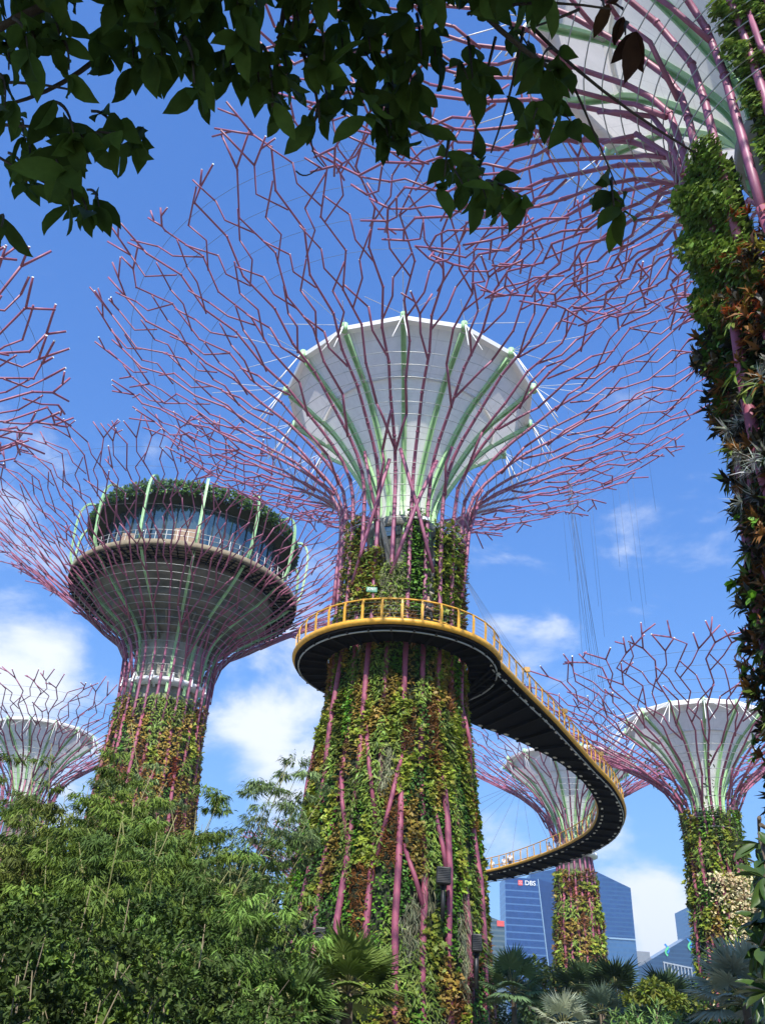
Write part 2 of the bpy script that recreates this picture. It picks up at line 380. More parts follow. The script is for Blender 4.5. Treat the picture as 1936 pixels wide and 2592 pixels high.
def funnel(root, zb, rb, H, Rf, nf, ph):
    U = [(.0, .0), (.012, .20), (.185, .43), (.42, .655), (.60, .775)]   # lower skin
    prof = [(rb+u*(Rf-rb), zb+v*(H-zb)) for u, v in U]
    pc = catmull([(b, a) for a, b in prof], 4)[:, ::-1]
    mb = MB(); mb.lathe([tuple(p) for p in pc], n=nf*4, smooth=True, phase=ph); mb.build('funnel', M_WHT, root)
    rr, zz = prof[-1]; z1 = H-.1
    mb = MB(); mb.lathe([(rr-.1, zz-.05), (rr+.22, zz-.06), (rr+.24, zz+.03), (Rf*.985, z1-.25)], n=nf, smooth=False, phase=ph)
    mb.build('flared_collar', mat('shell_membrane', (.82, .80, .77), .6, var=.10, vscale=2.2, zs=.2, trans=.30, joints=28) if 'shell_membrane' not in bpy.data.materials else bpy.data.materials['shell_membrane'], root)
    mb = MB(); mb.lathe([(Rf*.985, z1-.25), (Rf*1.02, z1-.15), (Rf*1.03, z1+.10), (Rf*.99, z1+.28), (Rf*.93, z1+.22), (Rf*.9, z1-.3)], n=nf, smooth=False, phase=ph)
    mb.build('rim', M_WHT2, root)
    # green ribs: twin flanges following the skin
    full = [(rb, zb-.8)]+[tuple(p) for p in pc]+[(Rf*.99, z1-.3)]
    for k in range(nf):
        a = ph+2*pi*k/nf; e = Vector((-sin(a), cos(a), 0)); mb = MB(); o = Vector((cos(a), sin(a), 0))
        prev = None
        for j, (r, z) in enumerate(full):
            r2, z2 = full[min(j+1, len(full)-1)]; r1, z1_ = full[max(j-1, 0)]; t = Vector((r2-r1, 0, z2-z1_)).normalized()
            n_ = o*t.z - Vector((0, 0, 1))*t.x
            base = o*r+Vector((0, 0, z))+n_*.03
            cur = (base, n_)
            if prev:
                for w0, w1, h0, h1 in ((-.16, .16, .0, .07), (-.16, -.10, .07, .22), (.10, .16, .07, .22)):
                    sc = Rf/8.1
                    q = [pb[0]+e*(ww*sc)+pb[1]*(hh*sc) for pb in (prev, cur) for ww in (w0, w1) for hh in (h0, h1)]
                    i = len(mb.v); mb.v += [tuple(x) for x in q]
                    for f in ((0, 4, 5, 1), (2, 3, 7, 6), (1, 5, 7, 3), (0, 2, 6, 4)): mb.f.append(tuple(i+x for x in f)); mb.m.append(0); mb.sm.append(False)
            prev = cur
        tip = o*(Rf*1.03)+Vector((0, 0, H-.1))
        mb.tube([tip-Vector((0, 0, .35)), tip+Vector((0, 0, .25))], .2*Rf/8.1, n=10)
        mb.build('green_rib', M_GRN, root)

def rods(root, sh, Rf, Hf, nf, ph, spokes=True):
    rf = random.Random(3)
    for k in range(nf):
        a = ph+2*pi*k/nf; p = Vector((Rf*1.04*cos(a), Rf*1.04*sin(a), Hf))
        mb = MB()
        for da in (-.045, .045):
            z = Hf-2.6*Rf/8.1; r = sh.r_at_z(z); r = max(r, Rf*.8)
            q = sh.pt(a+da, sh.s_at_z(Hf-3.2*Rf/8.1), 0)
            mb.tube([p, q], .036, n=5)
        if spokes:
            for da, fr in ((-.16, .42), (.02, .48), (.18, .42)):
                q = sh.pt(a+da, sh.sn+(sh.L-sh.sn)*(fr+.12), 0); mb.tube([p, q], .022, n=4)
        mb.build('tie_rod', M_ROD, root)

SPEC = {  # template, length, width, colour, droop, material
 'ivy':   ('oval', .17, .13, (.07, .17, .025), .5, M_LEAF),
 'lime':  ('lobed', .36, .28, (.25, .30, .035), .4, M_LEAF),
 'bright': ('oval', .20, .15, (.12, .28, .022), .5, M_LEAF),
 'bronze': ('strap', .34, .07, (.22, .10, .025), .1, M_LEAF),
 'ochre': ('lobed', .26, .18, (.29, .21, .04), .4, M_LEAF),
 'tuft':  ('blade', .55, .03, (.27, .28, .15), 1.6, M_LEAF),
 'fern':  ('blade', .40, .09, (.19, .27, .045), .7, M_LEAF),
 'orange': ('strap', .40, .09, (.36, .085, .02), .1, M_LEAF),
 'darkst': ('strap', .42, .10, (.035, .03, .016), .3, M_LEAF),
 'bloom': ('oval', .14, .12, (.72, .62, .34), .5, M_LEAF),
 'silver': ('blade', .5, .03, (.40, .42, .36), .3, M_LEAF),
}
def plant_wall(root, rfun, z0, z1, n, mix, seed, phi_c, phi_w=2.0, scale=1.0, relief=.3, back=.25, cellw=(1.15, 4.2), extra=None, zmap=None, names=None):
    """leaf clumps of several species in patches; phi_c = angle towards the viewer"""
    rg = np.random.default_rng(seed)
    ns = 420; sp_names = [m for m, w_ in mix]; sw = np.array([w_ for m, w_ in mix], float); sw /= sw.sum()
    sphi = rg.uniform(-pi, pi, ns); sz = rg.uniform(z0, z1, ns); sk = rg.choice(len(sp_names), ns, p=sw); srel = rg.uniform(0, 1, ns)**1.5; stone = rg.uniform(.65, 1.3, ns)
    nb = int(n*back); phi = np.concatenate([rg.uniform(-phi_w, phi_w, n), rg.uniform(phi_w, 2*pi-phi_w, nb)])
    z = rg.uniform(z0, z1, n+nb)
    phi = (phi+pi) % (2*pi)-pi
    rm = float(np.mean([rfun(q) for q in np.linspace(z0, z1, 7)]))
    X = phi*rm/cellw[0]; Zz = z/cellw[1]; SX = sphi*rm/cellw[0]; SZ = sz/cellw[1]
    idx = np.empty(len(phi), int)
    for a in range(0, len(phi), 4000):
        dx = X[a:a+4000, None]+rg.normal(0, .06, (min(4000, len(phi)-a), 1))-SX[None]; dz = Zz[a:a+4000, None]-SZ[None]; idx[a:a+4000] = (dx*dx+dz*dz).argmin(1)
    sparse = rg.random(ns) < .10; keep = ~(sparse[idx] & (rg.random(len(phi)) > .3)); phi, z, X, Zz, idx = phi[keep], z[keep], X[keep], Zz[keep], idx[keep]
    k = sk[idx]
    if zmap is not None:
        k = np.array([sp_names.index(zmap(float(p), float(q), int(kk), rg)) if zmap(float(p), float(q), int(kk), rg) in sp_names else kk for p, q, kk in zip(phi, z, k)])
    # clumpy relief
    cell = np.floor(X*3.2)*131+np.floor(Zz*7.0)*17; hsh = np.abs(np.sin(cell*12.9898)*43758.5453) % 1
    rel = relief*(.25+.45*srel[idx]+.45*hsh)*rg.uniform(.4, 1.0, len(phi))
    rr = np.array([rfun(q) for q in z])+rel
    ang = phi+phi_c
    out = np.stack([np.cos(ang), np.sin(ang), np.zeros_like(ang)], -1); tan = np.stack([-np.sin(ang), np.cos(ang), np.zeros_like(ang)], -1); up = np.array([0, 0, 1.])
    P = np.stack([rr*np.cos(ang), rr*np.sin(ang), z], -1)
    for s, nm in enumerate(sp_names):
        m = k == s; c = int(m.sum())
        if not c: continue
        tp, L, W, colr, droop, mt = SPEC[nm]
        A = out[m]*rg.uniform(.25, 1.0, (c, 1)) + tan[m]*rg.normal(0, .75, (c, 1)) + up*(rg.normal(0, .45, (c, 1))-droop+.1)
        if tp in ('strap',): A += up*.45
        NN = up*rg.uniform(.4, 1.0, (c, 1)) + out[m]*rg.uniform(.4, 1.2, (c, 1)) + rg.normal(0, .35, (c, 3))
        cc = jit(colr, c, .3, .14)*stone[idx][m][:, None]
        ln = L*scale*rg.uniform(.65, 1.3, c)
        o = leaf_mesh({'ivy': 'ivy_planting', 'lime': 'yellow_green_planting', 'bright': 'bright_green_planting', 'bronze': 'bronze_bromeliads', 'ochre': 'ochre_planting', 'tuft': 'grass_tufts', 'fern': 'fern_planting',
                       'orange': 'orange_bromeliads', 'darkst': 'dark_strap_planting', 'bloom': 'cream_blossom', 'silver': 'silver_air_plants'}[nm], P[m], A, NN, ln, ln*W/L, cc, tp, mt, root, kind='stuff')

def trunk_ribs(root, sh, nrib, z1, seed, r=.13, off=-.06):
    """maroon tubes lying on the planted trunk, some of them forking"""
    R = random.Random(seed); lane = 2*pi/nrib
    s1 = sh.s_at_z(z1)
    for i in range(0, nrib):
        mb = MB(); a = i*lane+.07; K = 9; pts = []; dr = 0; ph = R.uniform(0, 6); deep = -.16 if i % 2 else 0.0
        for k in range(K+1):
            q = .3+(s1-.3)*k/K; dr = (1-k/K)*R.uniform(-.12, .12)*lane
            pts.append(sh.pt(a+dr, q, off+deep+.16*sin(k*1.1+ph)))
        mb.tube(pts, [r*1.1-.02*k/K for k in range(K+1)], n=9)
        if R.random() < .6:
            for rep in range(1):
                q0 = R.uniform(.1, .75)*s1; L = R.uniform(2.5, 5); sg = R.choice((-1, 1)); a2 = a+sg*lane*R.uniform(.55, .95)
                if q0+L < s1*1.05:
                    if R.random() < .5: ends = [(a, q0), (a2, q0+L)]
                    else: ends = [(a2, q0), (a, q0+L)]
                    mb.tube([sh.pt(ends[0][0], ends[0][1], off), sh.pt((ends[0][0]+ends[1][0])/2, q0+L/2, off+.16), sh.pt(ends[1][0], ends[1][1], off)], r*.72, n=8)
        mb.build('trunk_rib', M_PURT, root)

def core(root, r, z1, m=M_CON, name='concrete_core'):
    mb = MB(); mb.lathe([(r, 0), (r, z1*.7), (r*1.03, z1*.7), (r*1.03, z1*.705), (r, z1*.71), (r, z1-.6), (r*1.15, z1-.55), (r*1.15, z1), (0.01, z1)], n=32); mb.build(name, m, root)

def supertree(x, y, H, Rc, label, lower, zn, rn, fz, fr, Hf, Rf, nrib=24, nf=14, seed=1, plant=None, thick=1.0, detail=1, hoopn=14, ph=.1, tr=1.0, can=None):
    root = empty('supertree', (x, y, 0), label, 'supertree', 'supertrees of the grove')
    sh = Shell(lower, zn, rn, H, Rc, can)
    pz = plant['z1'] if plant else zn-4
    s0 = sh.s_at_z(pz-2.5)
    canopy(root, sh, nrib, tr, seed, s0, detail, thick)
    trunk_ribs(root, sh, nrib, pz-2.2, seed+5, r=.145*thick)
    sl = [sh.sn-2+(sh.L-sh.sn)*.52*k/hoopn for k in range(hoopn)]
    hoops(root, sh, sl, r=.022*thick)
    hoops(root, sh, [sh.sn+(sh.L-sh.sn)*f for f in (.66, .74, .82, .9)], r=.012*thick, m=M_WIRE)
    if Rf:
        funnel(root, fz, fr, Hf, Rf, nf, ph); rods(root, sh, Rf, Hf, nf, ph)
        core(root, fr*1.08, fz+.3)
    if plant:
        mb = MB(); pr = [(max(sh.r_at_z(z)-.28, .5), z) for z in np.linspace(0, pz-.4, 14)]+[(sh.r_at_z(pz)-.9, pz-.35)]
        mb.lathe(pr, n=48); mb.build('planter_panels', M_BACK, root)
        pc = atan2(-y, -x)
        plant_wall(root, lambda z: sh.r_at_z(z)-.22, .2, pz, plant['n'], plant['mix'], seed+9, pc, scale=plant.get('scale', 1), relief=plant.get('relief', .34), cellw=plant.get('cellw', (1.15, 4.2)), zmap=plant.get('zmap'))
    return root, sh

low_main = [(0, 5.35), (4.7, 4.88), (10.5, 4.38), (16.2, 3.85), (19.2, 3.6), (25.7, 3.55)]
main_mix = [('ivy', 2.6), ('lime', 3), ('bright', 1.6), ('bronze', .9), ('ochre', 2.2), ('tuft', 1.3), ('fern', 2.2)]
def scl(prof, kz, kr): return [(z*kz, r*kr) for z, r in prof]

# the large one in the middle
main, sh_main = supertree(1.34, 44, 41, 19.8, 'tallest purple supertree in the centre, planted trunk ringed by the yellow walkway', low_main, 29.5, 3.72, 28.4, 1.72, 38.6, 7.85,
    seed=21, plant=dict(z1=22.6, n=58000, mix=main_mix, scale=.82, relief=.36), detail=2, tr=1.0, hoopn=15, ph=.12)
# neck machinery: brackets, drum, window, panels
def neck_details(root, zr, rr, n=8):
    mb = MB(); mb.lathe([(rr*1.0, zr-6.4), (rr*1.28, zr-6.2), (rr*1.28, zr-5.6), (rr, zr-5.4)], n=24); mb.build('concrete_ledge', M_CON, root)
    for k in range(n):
        a = 2*pi*k/n+.3; o = Vector((cos(a), sin(a), 0)); e = Vector((-sin(a), cos(a), 0)); mb = MB()
        mb.poly([o*rr+Vector((0, 0, zr-3.2)), o*(rr+1.5)+Vector((0, 0, zr-1.6)), o*(rr+1.5)+Vector((0, 0, zr-2.3)), o*rr+Vector((0, 0, zr-5))])
        for sg in (-1, 1):
            mb.poly([o*rr+Vector((0, 0, zr-3.2))+e*.2*sg, o*(rr+1.5)+Vector((0, 0, zr-1.6))+e*.2*sg, o*(rr+1.5)+Vector((0, 0, zr-2.3))+e*.2*sg, o*rr+Vector((0, 0, zr-5))+e*.2*sg])
        mb.box(o*(rr+1.35)+Vector((0, 0, zr-1.95)), (.9, .4, .22), o, e)
        mb.build('support_bracket', M_STL if k % 2 else M_WHT2, root)
    for k in range(3):
        a = atan2(-44, -1.3)+(-.35, .55, 1.4)[k]; o = Vector((cos(a), sin(a), 0)); e = Vector((-sin(a), cos(a), 0)); mb = MB()
        mb.box(o*(rr+.02)+Vector((0, 0, zr-1.6)), (.1, 1.0, 1.1), o, e); mb.build('plant_room_window', M_GLASS, root)
neck_details(main, 29.6, 1.9)
# upper planting bays above the walkway, uneven tops with gaps
pc = atan2(-44, -1.34)
for k, (a, wd, z0, z1, mixn) in enumerate([(-.95, .22, 22, 28.3, ('fern', 'ochre', 'ivy')), (-.55, .20, 22, 25.8, ('fern', 'bronze', 'lime')), (-.12, .14, 22, 24.8, ('tuft', 'fern')), (.22, .20, 22, 28.2, ('ivy', 'ivy', 'bright')), (.85, .30, 22, 28.0, ('ivy', 'lime', 'fern')), (1.25, .16, 22, 27.2, ('ivy', 'bronze'))]):
    n = 1500; rg = np.random.default_rng(k+70)
    ph_ = pc+a+rg.uniform(-wd, wd, n); z = rg.uniform(z0, z1, n); r = 3.35+rg.uniform(-.3, .35, n)
    o_ = np.stack([np.cos(ph_), np.sin(ph_), 0*z], -1); t_ = np.stack([-np.sin(ph_), np.cos(ph_), 0*z], -1)
    for s, nm in enumerate(mixn):
        mm = rg.integers(0, len(mixn), n) == s; c = int(mm.sum()); tp, L, W, cc, dr, mt = SPEC[nm]
        A = o_[mm]*.7+t_[mm]*rg.normal(0, .8, (c, 1))+np.array([0, 0, 1])*(rg.normal(0, .5, (c, 1))-dr*.6); ln = L*rg.uniform(.7, 1.3, c)
        leaf_mesh('upper_planting', np.stack([r*np.cos(ph_), r*np.sin(ph_), z], -1)[mm], A, o_[mm]+np.array([0, 0, .8])+rg.normal(0, .3, (c, 3)), ln, ln*W/L, jit(cc, c), tp, mt, main, kind='stuff')
    mb = MB(); mb.lathe([(3.1, z0), (3.1, z1-.3)], n=6, a0=pc+a-wd*.8, a1=pc+a+wd*.8); mb.build('planter_bay', M_BACK, main)
# long crossing diagonals on the neck
mb = MB(); R_ = random.Random(5)
for k in range(5):
    a = pc-1.4+k*.62; z0 = R_.uniform(21.5, 24.5); sgn = 1 if k % 3 else -1
    pts = [sh_main.pt(a+sgn*.55*t, sh_main.s_at_z(z0)+t*7.5, .22) for t in (0, .33, .66, 1)]
    mb.tube(pts, .105, n=8)
mb.build('diagonal_brace', M_PUR, main)
# floodlight boxes on the trunk
def lamp_box(px, py, label, w_=.62, hgt=.68):
    p = at_y(px, py, 44-4.75)
    r = empty('loudspeaker', p, label, 'loudspeaker')
    mb = MB(); mb.box((0, -.12, 0), (w_, .42, hgt)); mb.build('cabinet', M_BLK, r, bevel=.05)
    mb = MB()
    for k in range(9): mb.box((0, -.345, -hgt*.4+hgt*.1*k), (w_*.86, .02, hgt*.05))
    mb.build('grille', mat('grille_grey', (.05, .05, .05), .6) if 'grille_grey' not in bpy.data.materials else bpy.data.materials['grille_grey'], r)
    mb = MB(); mb.tube([(0, .0, -hgt/2), (0, 0, -hgt/2-1.3)], .09, n=8); mb.box((0, .1, -hgt/2-.05), (.3, .3, .1)); mb.build('mount', M_BLK, r)
lamp_box(957, 1893, 'large black loudspeaker box mounted on the right side of the central planted trunk')
lamp_box(692, 2022, 'small black loudspeaker box on a pole low at the left of the central trunk', .42, .6)
lamp_box(1028, 2038, 'dark loudspeaker half hidden in leaves at the right edge of the central trunk', .4, .66)

# the restaurant tree
rest, sh_rest = supertree(-20.76, 84.6, 50, 22.6, 'broad supertree carrying a round glazed restaurant with a green roof', [(0, 6.2), (12, 5.4), (25.8, 4.6), (30, 4.4)], 35.5, 4.6, 0, 0, 0, 0,
    nrib=28, seed=44, plant=dict(z1=31.5, n=24000, mix=[('ochre', 4), ('lime', 1.6), ('fern', 3), ('ivy', 1.6), ('bronze', 1.4), ('orange', .35)], scale=1.25, relief=.4, cellw=(1.6, 3)), thick=1.15, hoopn=15, tr=1.15, can=[(0, 0), (.03, .10), (.085, .2), (.21, .31), (.35, .45), (.48, .57), (.68, .75), (.87, .9), (1, 1)])
def restaurant(root):
    mb = MB(); mb.lathe([(3.0, 0), (3.0, 30), (3.2, 31), (3.3, 33.5), (3.7, 38.0)], n=40); mb.build('concrete_core', M_CON, root)
    mb = MB(); mb.lathe([(3.6, 32.6), (4.3, 32.9), (4.3, 33.2), (3.6, 33.3)], n=30); mb.build('white_collar', M_WHT2, root)
    for k in range(14):
        a = 2*pi*k/14+.1; o = Vector((cos(a), sin(a), 0)); mb = MB(); mb.bar(o*3.4+Vector((0, 0, 32.4)), o*4.5+Vector((0, 0, 33.6)), .22, .12); mb.bar(o*4.5+Vector((0, 0, 33.6)), o*4.6+Vector((0, 0, 32.6)), .16, .12); mb.build('white_bracket', M_WHT2, root)
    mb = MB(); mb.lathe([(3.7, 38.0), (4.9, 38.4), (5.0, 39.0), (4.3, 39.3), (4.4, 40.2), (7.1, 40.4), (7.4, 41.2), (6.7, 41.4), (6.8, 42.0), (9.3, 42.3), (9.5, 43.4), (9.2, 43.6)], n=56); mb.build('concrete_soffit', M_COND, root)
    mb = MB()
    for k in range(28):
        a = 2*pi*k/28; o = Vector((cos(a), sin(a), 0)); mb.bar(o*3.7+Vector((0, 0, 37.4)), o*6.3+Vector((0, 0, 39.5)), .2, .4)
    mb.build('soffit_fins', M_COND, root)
    mb = MB(); mb.lathe([(9.7, 43.45), (12.05, 43.45), (12.15, 43.6), (12.15, 44.0), (12.0, 44.05), (9.2, 44.05)], n=72); mb.build('deck', mat('deck_timber', (.30, .25, .17), .8, var=.4, vscale=1.5), root)
    mb = MB()
    for k in range(90):
        a = 2*pi*k/90; o = Vector((cos(a), sin(a), 0)); mb.bar(o*9.6+Vector((0, 0, 43.3)), o*12.1+Vector((0, 0, 43.3)), .08, .2)
    for r in (10.2, 10.8, 11.4, 11.95): mb.tube([(r*cos(2*pi*k/72), r*sin(2*pi*k/72), 43.3) for k in range(72)], .06, n=4, close=True)
    mb.build('deck_grating', M_DRK, root)
    mb = MB()
    for k in range(72):
        a = 2*pi*k/72; o = Vector((cos(a), sin(a), 0)); mb.bar(o*12.0+Vector((0, 0, 44.0)), o*12.0+Vector((0, 0, 45.15)), .05, .03)
    for z in (44.6, 45.15): mb.tube([(12*cos(2*pi*k/72), 12*sin(2*pi*k/72), z) for k in range(72)], .035, n=5, close=True)
    mb.build('deck_railing', M_STL, root)
    mb = MB(); mb.lathe([(9.3, 44.05), (9.6, 49.9)], n=48); mb.build('glass_wall', M_GLASS, root)
    for k in range(48):
        a = 2*pi*k/48; o = Vector((cos(a), sin(a), 0)); mb = MB(); mb.bar(o*9.33+Vector((0, 0, 44.05)), o*9.65+Vector((0, 0, 49.9)), .10, .12, up=o); mb.build('mullion', M_BLK, root)
    mb = MB(); mb.lathe([(9.2, 49.7), (10.8, 50.0), (11.0, 50.4), (10.9, 51.0), (10.7, 51.6), (0.05, 51.8)], n=56); mb.build('roof', M_BACK, root)
    n = 9000; a = RNG.uniform(0, 2*pi, n); t = RNG.random(n); r = 11.15+RNG.uniform(-.1, .35, n)-np.maximum(t-.6, 0)*1.2; z = 50.0+t*1.8
    P = np.stack([r*np.cos(a), r*np.sin(a), z], -1); o = np.stack([np.cos(a), np.sin(a), 0*a], -1)
    col = np.where((RNG.random(n) < .22)[:, None], np.array([(.16, .22, .34)]), np.where((t > .85)[:, None], np.array([(.24, .27, .06)]), np.array([(.11, .22, .05)])))
    leaf_mesh('roof_planting', P, o*.5+RNG.normal(0, .6, (n, 3))-np.array([0, 0, .3]), o+np.array([0, 0, 1.]), RNG.uniform(.25, .5, n), RNG.uniform(.15, .3, n), jit(col, n), 'oval', M_LEAF, root, kind='stuff')
    mb = MB(); 
    for z in (51.7, 51.95): mb.tube([(10.5*cos(2*pi*k/64), 10.5*sin(2*pi*k/64), z) for k in range(64)], .05, n=4, close=True)
    for k in range(60):
        a = 2*pi*k/60; o = Vector((cos(a), sin(a), 0)); mb.bar(o*8.6+Vector((0, 0, 51.7)), o*11.1+Vector((0, 0, 51.85)), .1, .1)
    mb.build('roof_trellis', mat('weathered_slats', (.20, .21, .11), .8), root)
    # cane-shaped green ribs
    for k in range(14):
        a = 2*pi*k/14+.02; o = Vector((cos(a), sin(a), 0))
        pr = [(3.95, 31.8), (4.05, 34.5), (4.5, 37.2), (5.7, 38.9), (7.8, 40.5), (10.2, 42.2), (12.2, 44.4), (12.6, 46.6), (12.75, 48.6), (12.7, 50.2), (12.35, 51.3), (11.7, 51.75), (11.1, 51.4), (10.85, 50.7)]
        C = catmull(pr, 4); mb = MB(); e = Vector((-sin(a), cos(a), 0))
        for j in range(len(C)-1):
            A_ = o*C[j][0]+Vector((0, 0, C[j][1])); B_ = o*C[j+1][0]+Vector((0, 0, C[j+1][1])); d = (B_-A_).normalized(); A_ -= d*.04; B_ += d*.04
            mb.bar(A_, B_, .08, .26, up=e); mb.bar(A_+e*.1, B_+e*.1, .2, .06, up=e); mb.bar(A_-e*.1, B_-e*.1, .2, .06, up=e)
        mb.build('green_rib', M_GRN, root)
    mb = MB(); mb.box((1.5, -9.75, 45.4), (2.6, .4, 2.4)); mb.box((-4.6, -8.9, 45.2), (1.2, .3, 2.0)); mb.build('doorway', mat('brown_door', (.25, .16, .10), .6), root)
restaurant(rest)

# near tree at the upper right
nz = 34/41
def nmap(phi, z, k, rg):
    if z > 17.6: return 'iv2'
    if z > 15.2: return ('orange', 'bronze', 'lime2', 'darkst')[int(rg.integers(0, 4))] if rg.random() < .8 else 'bronze'
    if z > 13.4: return ('ivd', 'darkst')[int(rg.integers(0, 2))]
    if z > 11.8: return ('silver', 'ivd', 'ivd')[int(rg.integers(0, 3))]
    return ('darkst', 'darkst', 'bronze', 'ivd', 'fern')[k % 5]
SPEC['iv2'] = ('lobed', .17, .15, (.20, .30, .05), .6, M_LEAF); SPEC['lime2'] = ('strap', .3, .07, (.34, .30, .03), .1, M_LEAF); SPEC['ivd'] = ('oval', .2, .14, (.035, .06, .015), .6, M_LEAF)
_pw = plant_wall
near, sh_near = supertree(10.84, 13.87, 34, 16.7, 'nearest supertree at the right edge, dark planted trunk under a large white funnel', [(0, 4.0), (5, 3.75), (12, 3.4), (20, 3.3)], 24.4, 3.3, 23.2, 1.5, 32, 6.8,
    nrib=28, nf=14, seed=63, thick=.92, detail=2, tr=.86, hoopn=13, ph=.22)
near_mb = MB(); near_mb.lathe([(3.6, 0), (3.05, 12), (2.9, 17.5)], n=40); near_mb.build('planter_panels', M_BACK, near)
def near_planting(root):
    rg = np.random.default_rng(8); pc = atan2(-13.87, -10.84)
    def put(name, n, z0, z1, r0, rr, phw, sp, scale=1.0, ph0=0., mt=None, clump=0, grow=0):
        r0 += grow-.22
        tp, L, W, cc, dr, m_ = SPEC[sp]
        if clump:
            nc = n//clump; pa = rg.uniform(-phw, phw, nc); za = rg.uniform(z0, z1, nc); ra = r0+rg.uniform(0, rr, nc)
            a = np.repeat(pa, clump); z = np.repeat(za, clump); r = np.repeat(ra, clump); n = nc*clump
        else: a = rg.uniform(-phw, phw, n); z = rg.uniform(z0, z1, n); r = r0+rg.uniform(0, rr, n)
        a = a+pc+ph0; r = r+.55*np.maximum(0, (12-z)/12)
        # lumps
        r = r+.28*np.sin(a*9+z*1.3)*np.sin(z*1.9+a*5)
        o = np.stack([np.cos(a), np.sin(a), 0*a], -1); t = np.stack([-np.sin(a), np.cos(a), 0*a], -1); up = np.array([0, 0, 1.])
        A = o*rg.uniform(.3, 1, (n, 1))+t*rg.normal(0, .7, (n, 1))+up*(rg.normal(0, .5, (n, 1))-dr)
        if tp in ('strap',) or sp == 'silver': A = o*rg.uniform(.2, 1, (n, 1))+t*rg.normal(0, .8, (n, 1))+up*rg.normal(.25 if sp != 'silver' else 0, .7, (n, 1))
        ln = L*scale*rg.uniform(.65, 1.3, n)
        leaf_mesh(name, np.stack([r*np.cos(a), r*np.sin(a), z], -1), A, up*.8+o*.8+rg.normal(0, .3, (n, 3)), ln, ln*W/L, jit(cc, n, .35), tp, m_, root, kind='stuff')
    # ivy ledge reaching up beside the core, in two bays with a gap
    put('ivy_planting', 7500, 16.2, 21.6, 3.2, .5, .30, 'iv2', ph0=-.84, grow=.12)
    put('ivy_planting', 7000, 18.6, 27.0, 3.1, .5, .26, 'iv2', ph0=-.06)
    put('ivy_planting', 2500, 14.5, 18, 3.3, .4, .35, 'ivy', ph0=-1.1)
    put('orange_bromeliads', 1900, 15.0, 18.6, 3.4, .4, .85, 'orange', ph0=.05, clump=12, scale=.7)
    put('yellow_bromeliads', 900, 15.0, 18.0, 3.4, .4, .8, 'lime2', ph0=.1, clump=10)
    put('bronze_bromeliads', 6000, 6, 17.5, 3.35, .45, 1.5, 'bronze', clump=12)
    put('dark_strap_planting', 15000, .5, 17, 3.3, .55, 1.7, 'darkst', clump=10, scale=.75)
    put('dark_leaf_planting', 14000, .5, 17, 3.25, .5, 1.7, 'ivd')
    put('fern_planting', 1600, 2, 16, 3.5, .4, 1.5, 'fern', clump=9)
    put('silver_air_plants', 1500, 11.5, 14.2, 3.6, .35, 1.2, 'silver', clump=30, scale=.75)
    put('bright_planting', 700, 2, 12, 3.5, .4, 1.5, 'bright', clump=7)
near_planting(near)
mb = MB()
for a, z0, z1 in ((-.86, 16.2, 21.2), (-.06, 17, 26.6)):
    pcn = atan2(-13.87, -10.84); mb.lathe([(2.9, z0), (2.9, z1)], n=8, a0=pcn+a-.27, a1=pcn+a+.27)
mb.build('planter_bay', M_BACK, near)
SPEC_KEYS = None

# left edge tree, only its crown reaches into view
lt, sh_l = supertree(-28.7, 30, 30.8, 12.9, 'supertree beyond the left edge with only its purple branch tips in view', [(0, 3.4), (8, 3.1), (18, 2.8)], 21.5, 2.9, 20.6, 1.3, 28.8, 5.6,
    nrib=20, seed=81, plant=dict(z1=18, n=3000, mix=main_mix, scale=1.3), thick=1.05, detail=2, tr=.85, hoopn=9)
# small one far left
s1, sh_s1 = supertree(-45.8, 121.6, 42.2, 16.5, 'distant supertree at the far left, white funnel behind the bamboo', scl(low_main, 1.03, 1.0), 30.5, 3.7, 29.6, 1.7, 39.5, 7.2,
    nrib=20, seed=95, plant=dict(z1=25, n=6000, mix=main_mix, scale=1.5), thick=1.3, detail=0, tr=1.1, hoopn=12, ph=.3)
# two on the right
t5, sh_5 = supertree(27.24, 69.74, 29.4, 14.86, 'supertree at the right with cream blossom down one side of its leafy trunk', [(0, 2.7), (9.3, 2.3), (15.5, 2.1), (18, 1.95)], 20.2, 2.0, 20.0, 1.1, 27.7, 5.6,
    nrib=20, seed=13, plant=dict(z1=20.4, n=15000, mix=[('fern', 2.5), ('ivy', 2.5), ('lime', 2.0), ('ochre', 1.4), ('bright', .8)], scale=1.05, relief=.6, cellw=(.8, 3)), thick=1.1, detail=0, tr=1.0, hoopn=11, ph=.0)
rg = np.random.default_rng(4); n = 3400; pc5 = atan2(-69.74, -27.24)
z = rg.uniform(4, 15.5, n); a = pc5+rg.normal(.62, .40, n)+.25*np.sin(z*.7); r = 2.45+rg.uniform(0, .55, n)
P = np.stack([r*np.cos(a), r*np.sin(a), z], -1); o_ = np.stack([np.cos(a), np.sin(a), 0*a], -1)
leaf_mesh('cream_blossom', P, o_+rg.normal(0, .7, (n, 3)), o_+rg.normal(0, .5, (n, 3))+np.array([0, 0, .6]), .22, .19, jit((.60, .52, .30), n, .3), 'oval', M_LEAF, t5, kind='stuff')
n = 2500; z = rg.uniform(17.5, 24, n); a = rg.uniform(0, 2*pi, n); rr = np.array([sh_5.r_at_z(q) for q in z])+rg.uniform(-.2, .5, n)
mk = np.sin(a*6)+rg.normal(0, .3, n) > .2+(z-17.5)*.16; z, a, rr = z[mk], a[mk], rr[mk]; n = len(z)
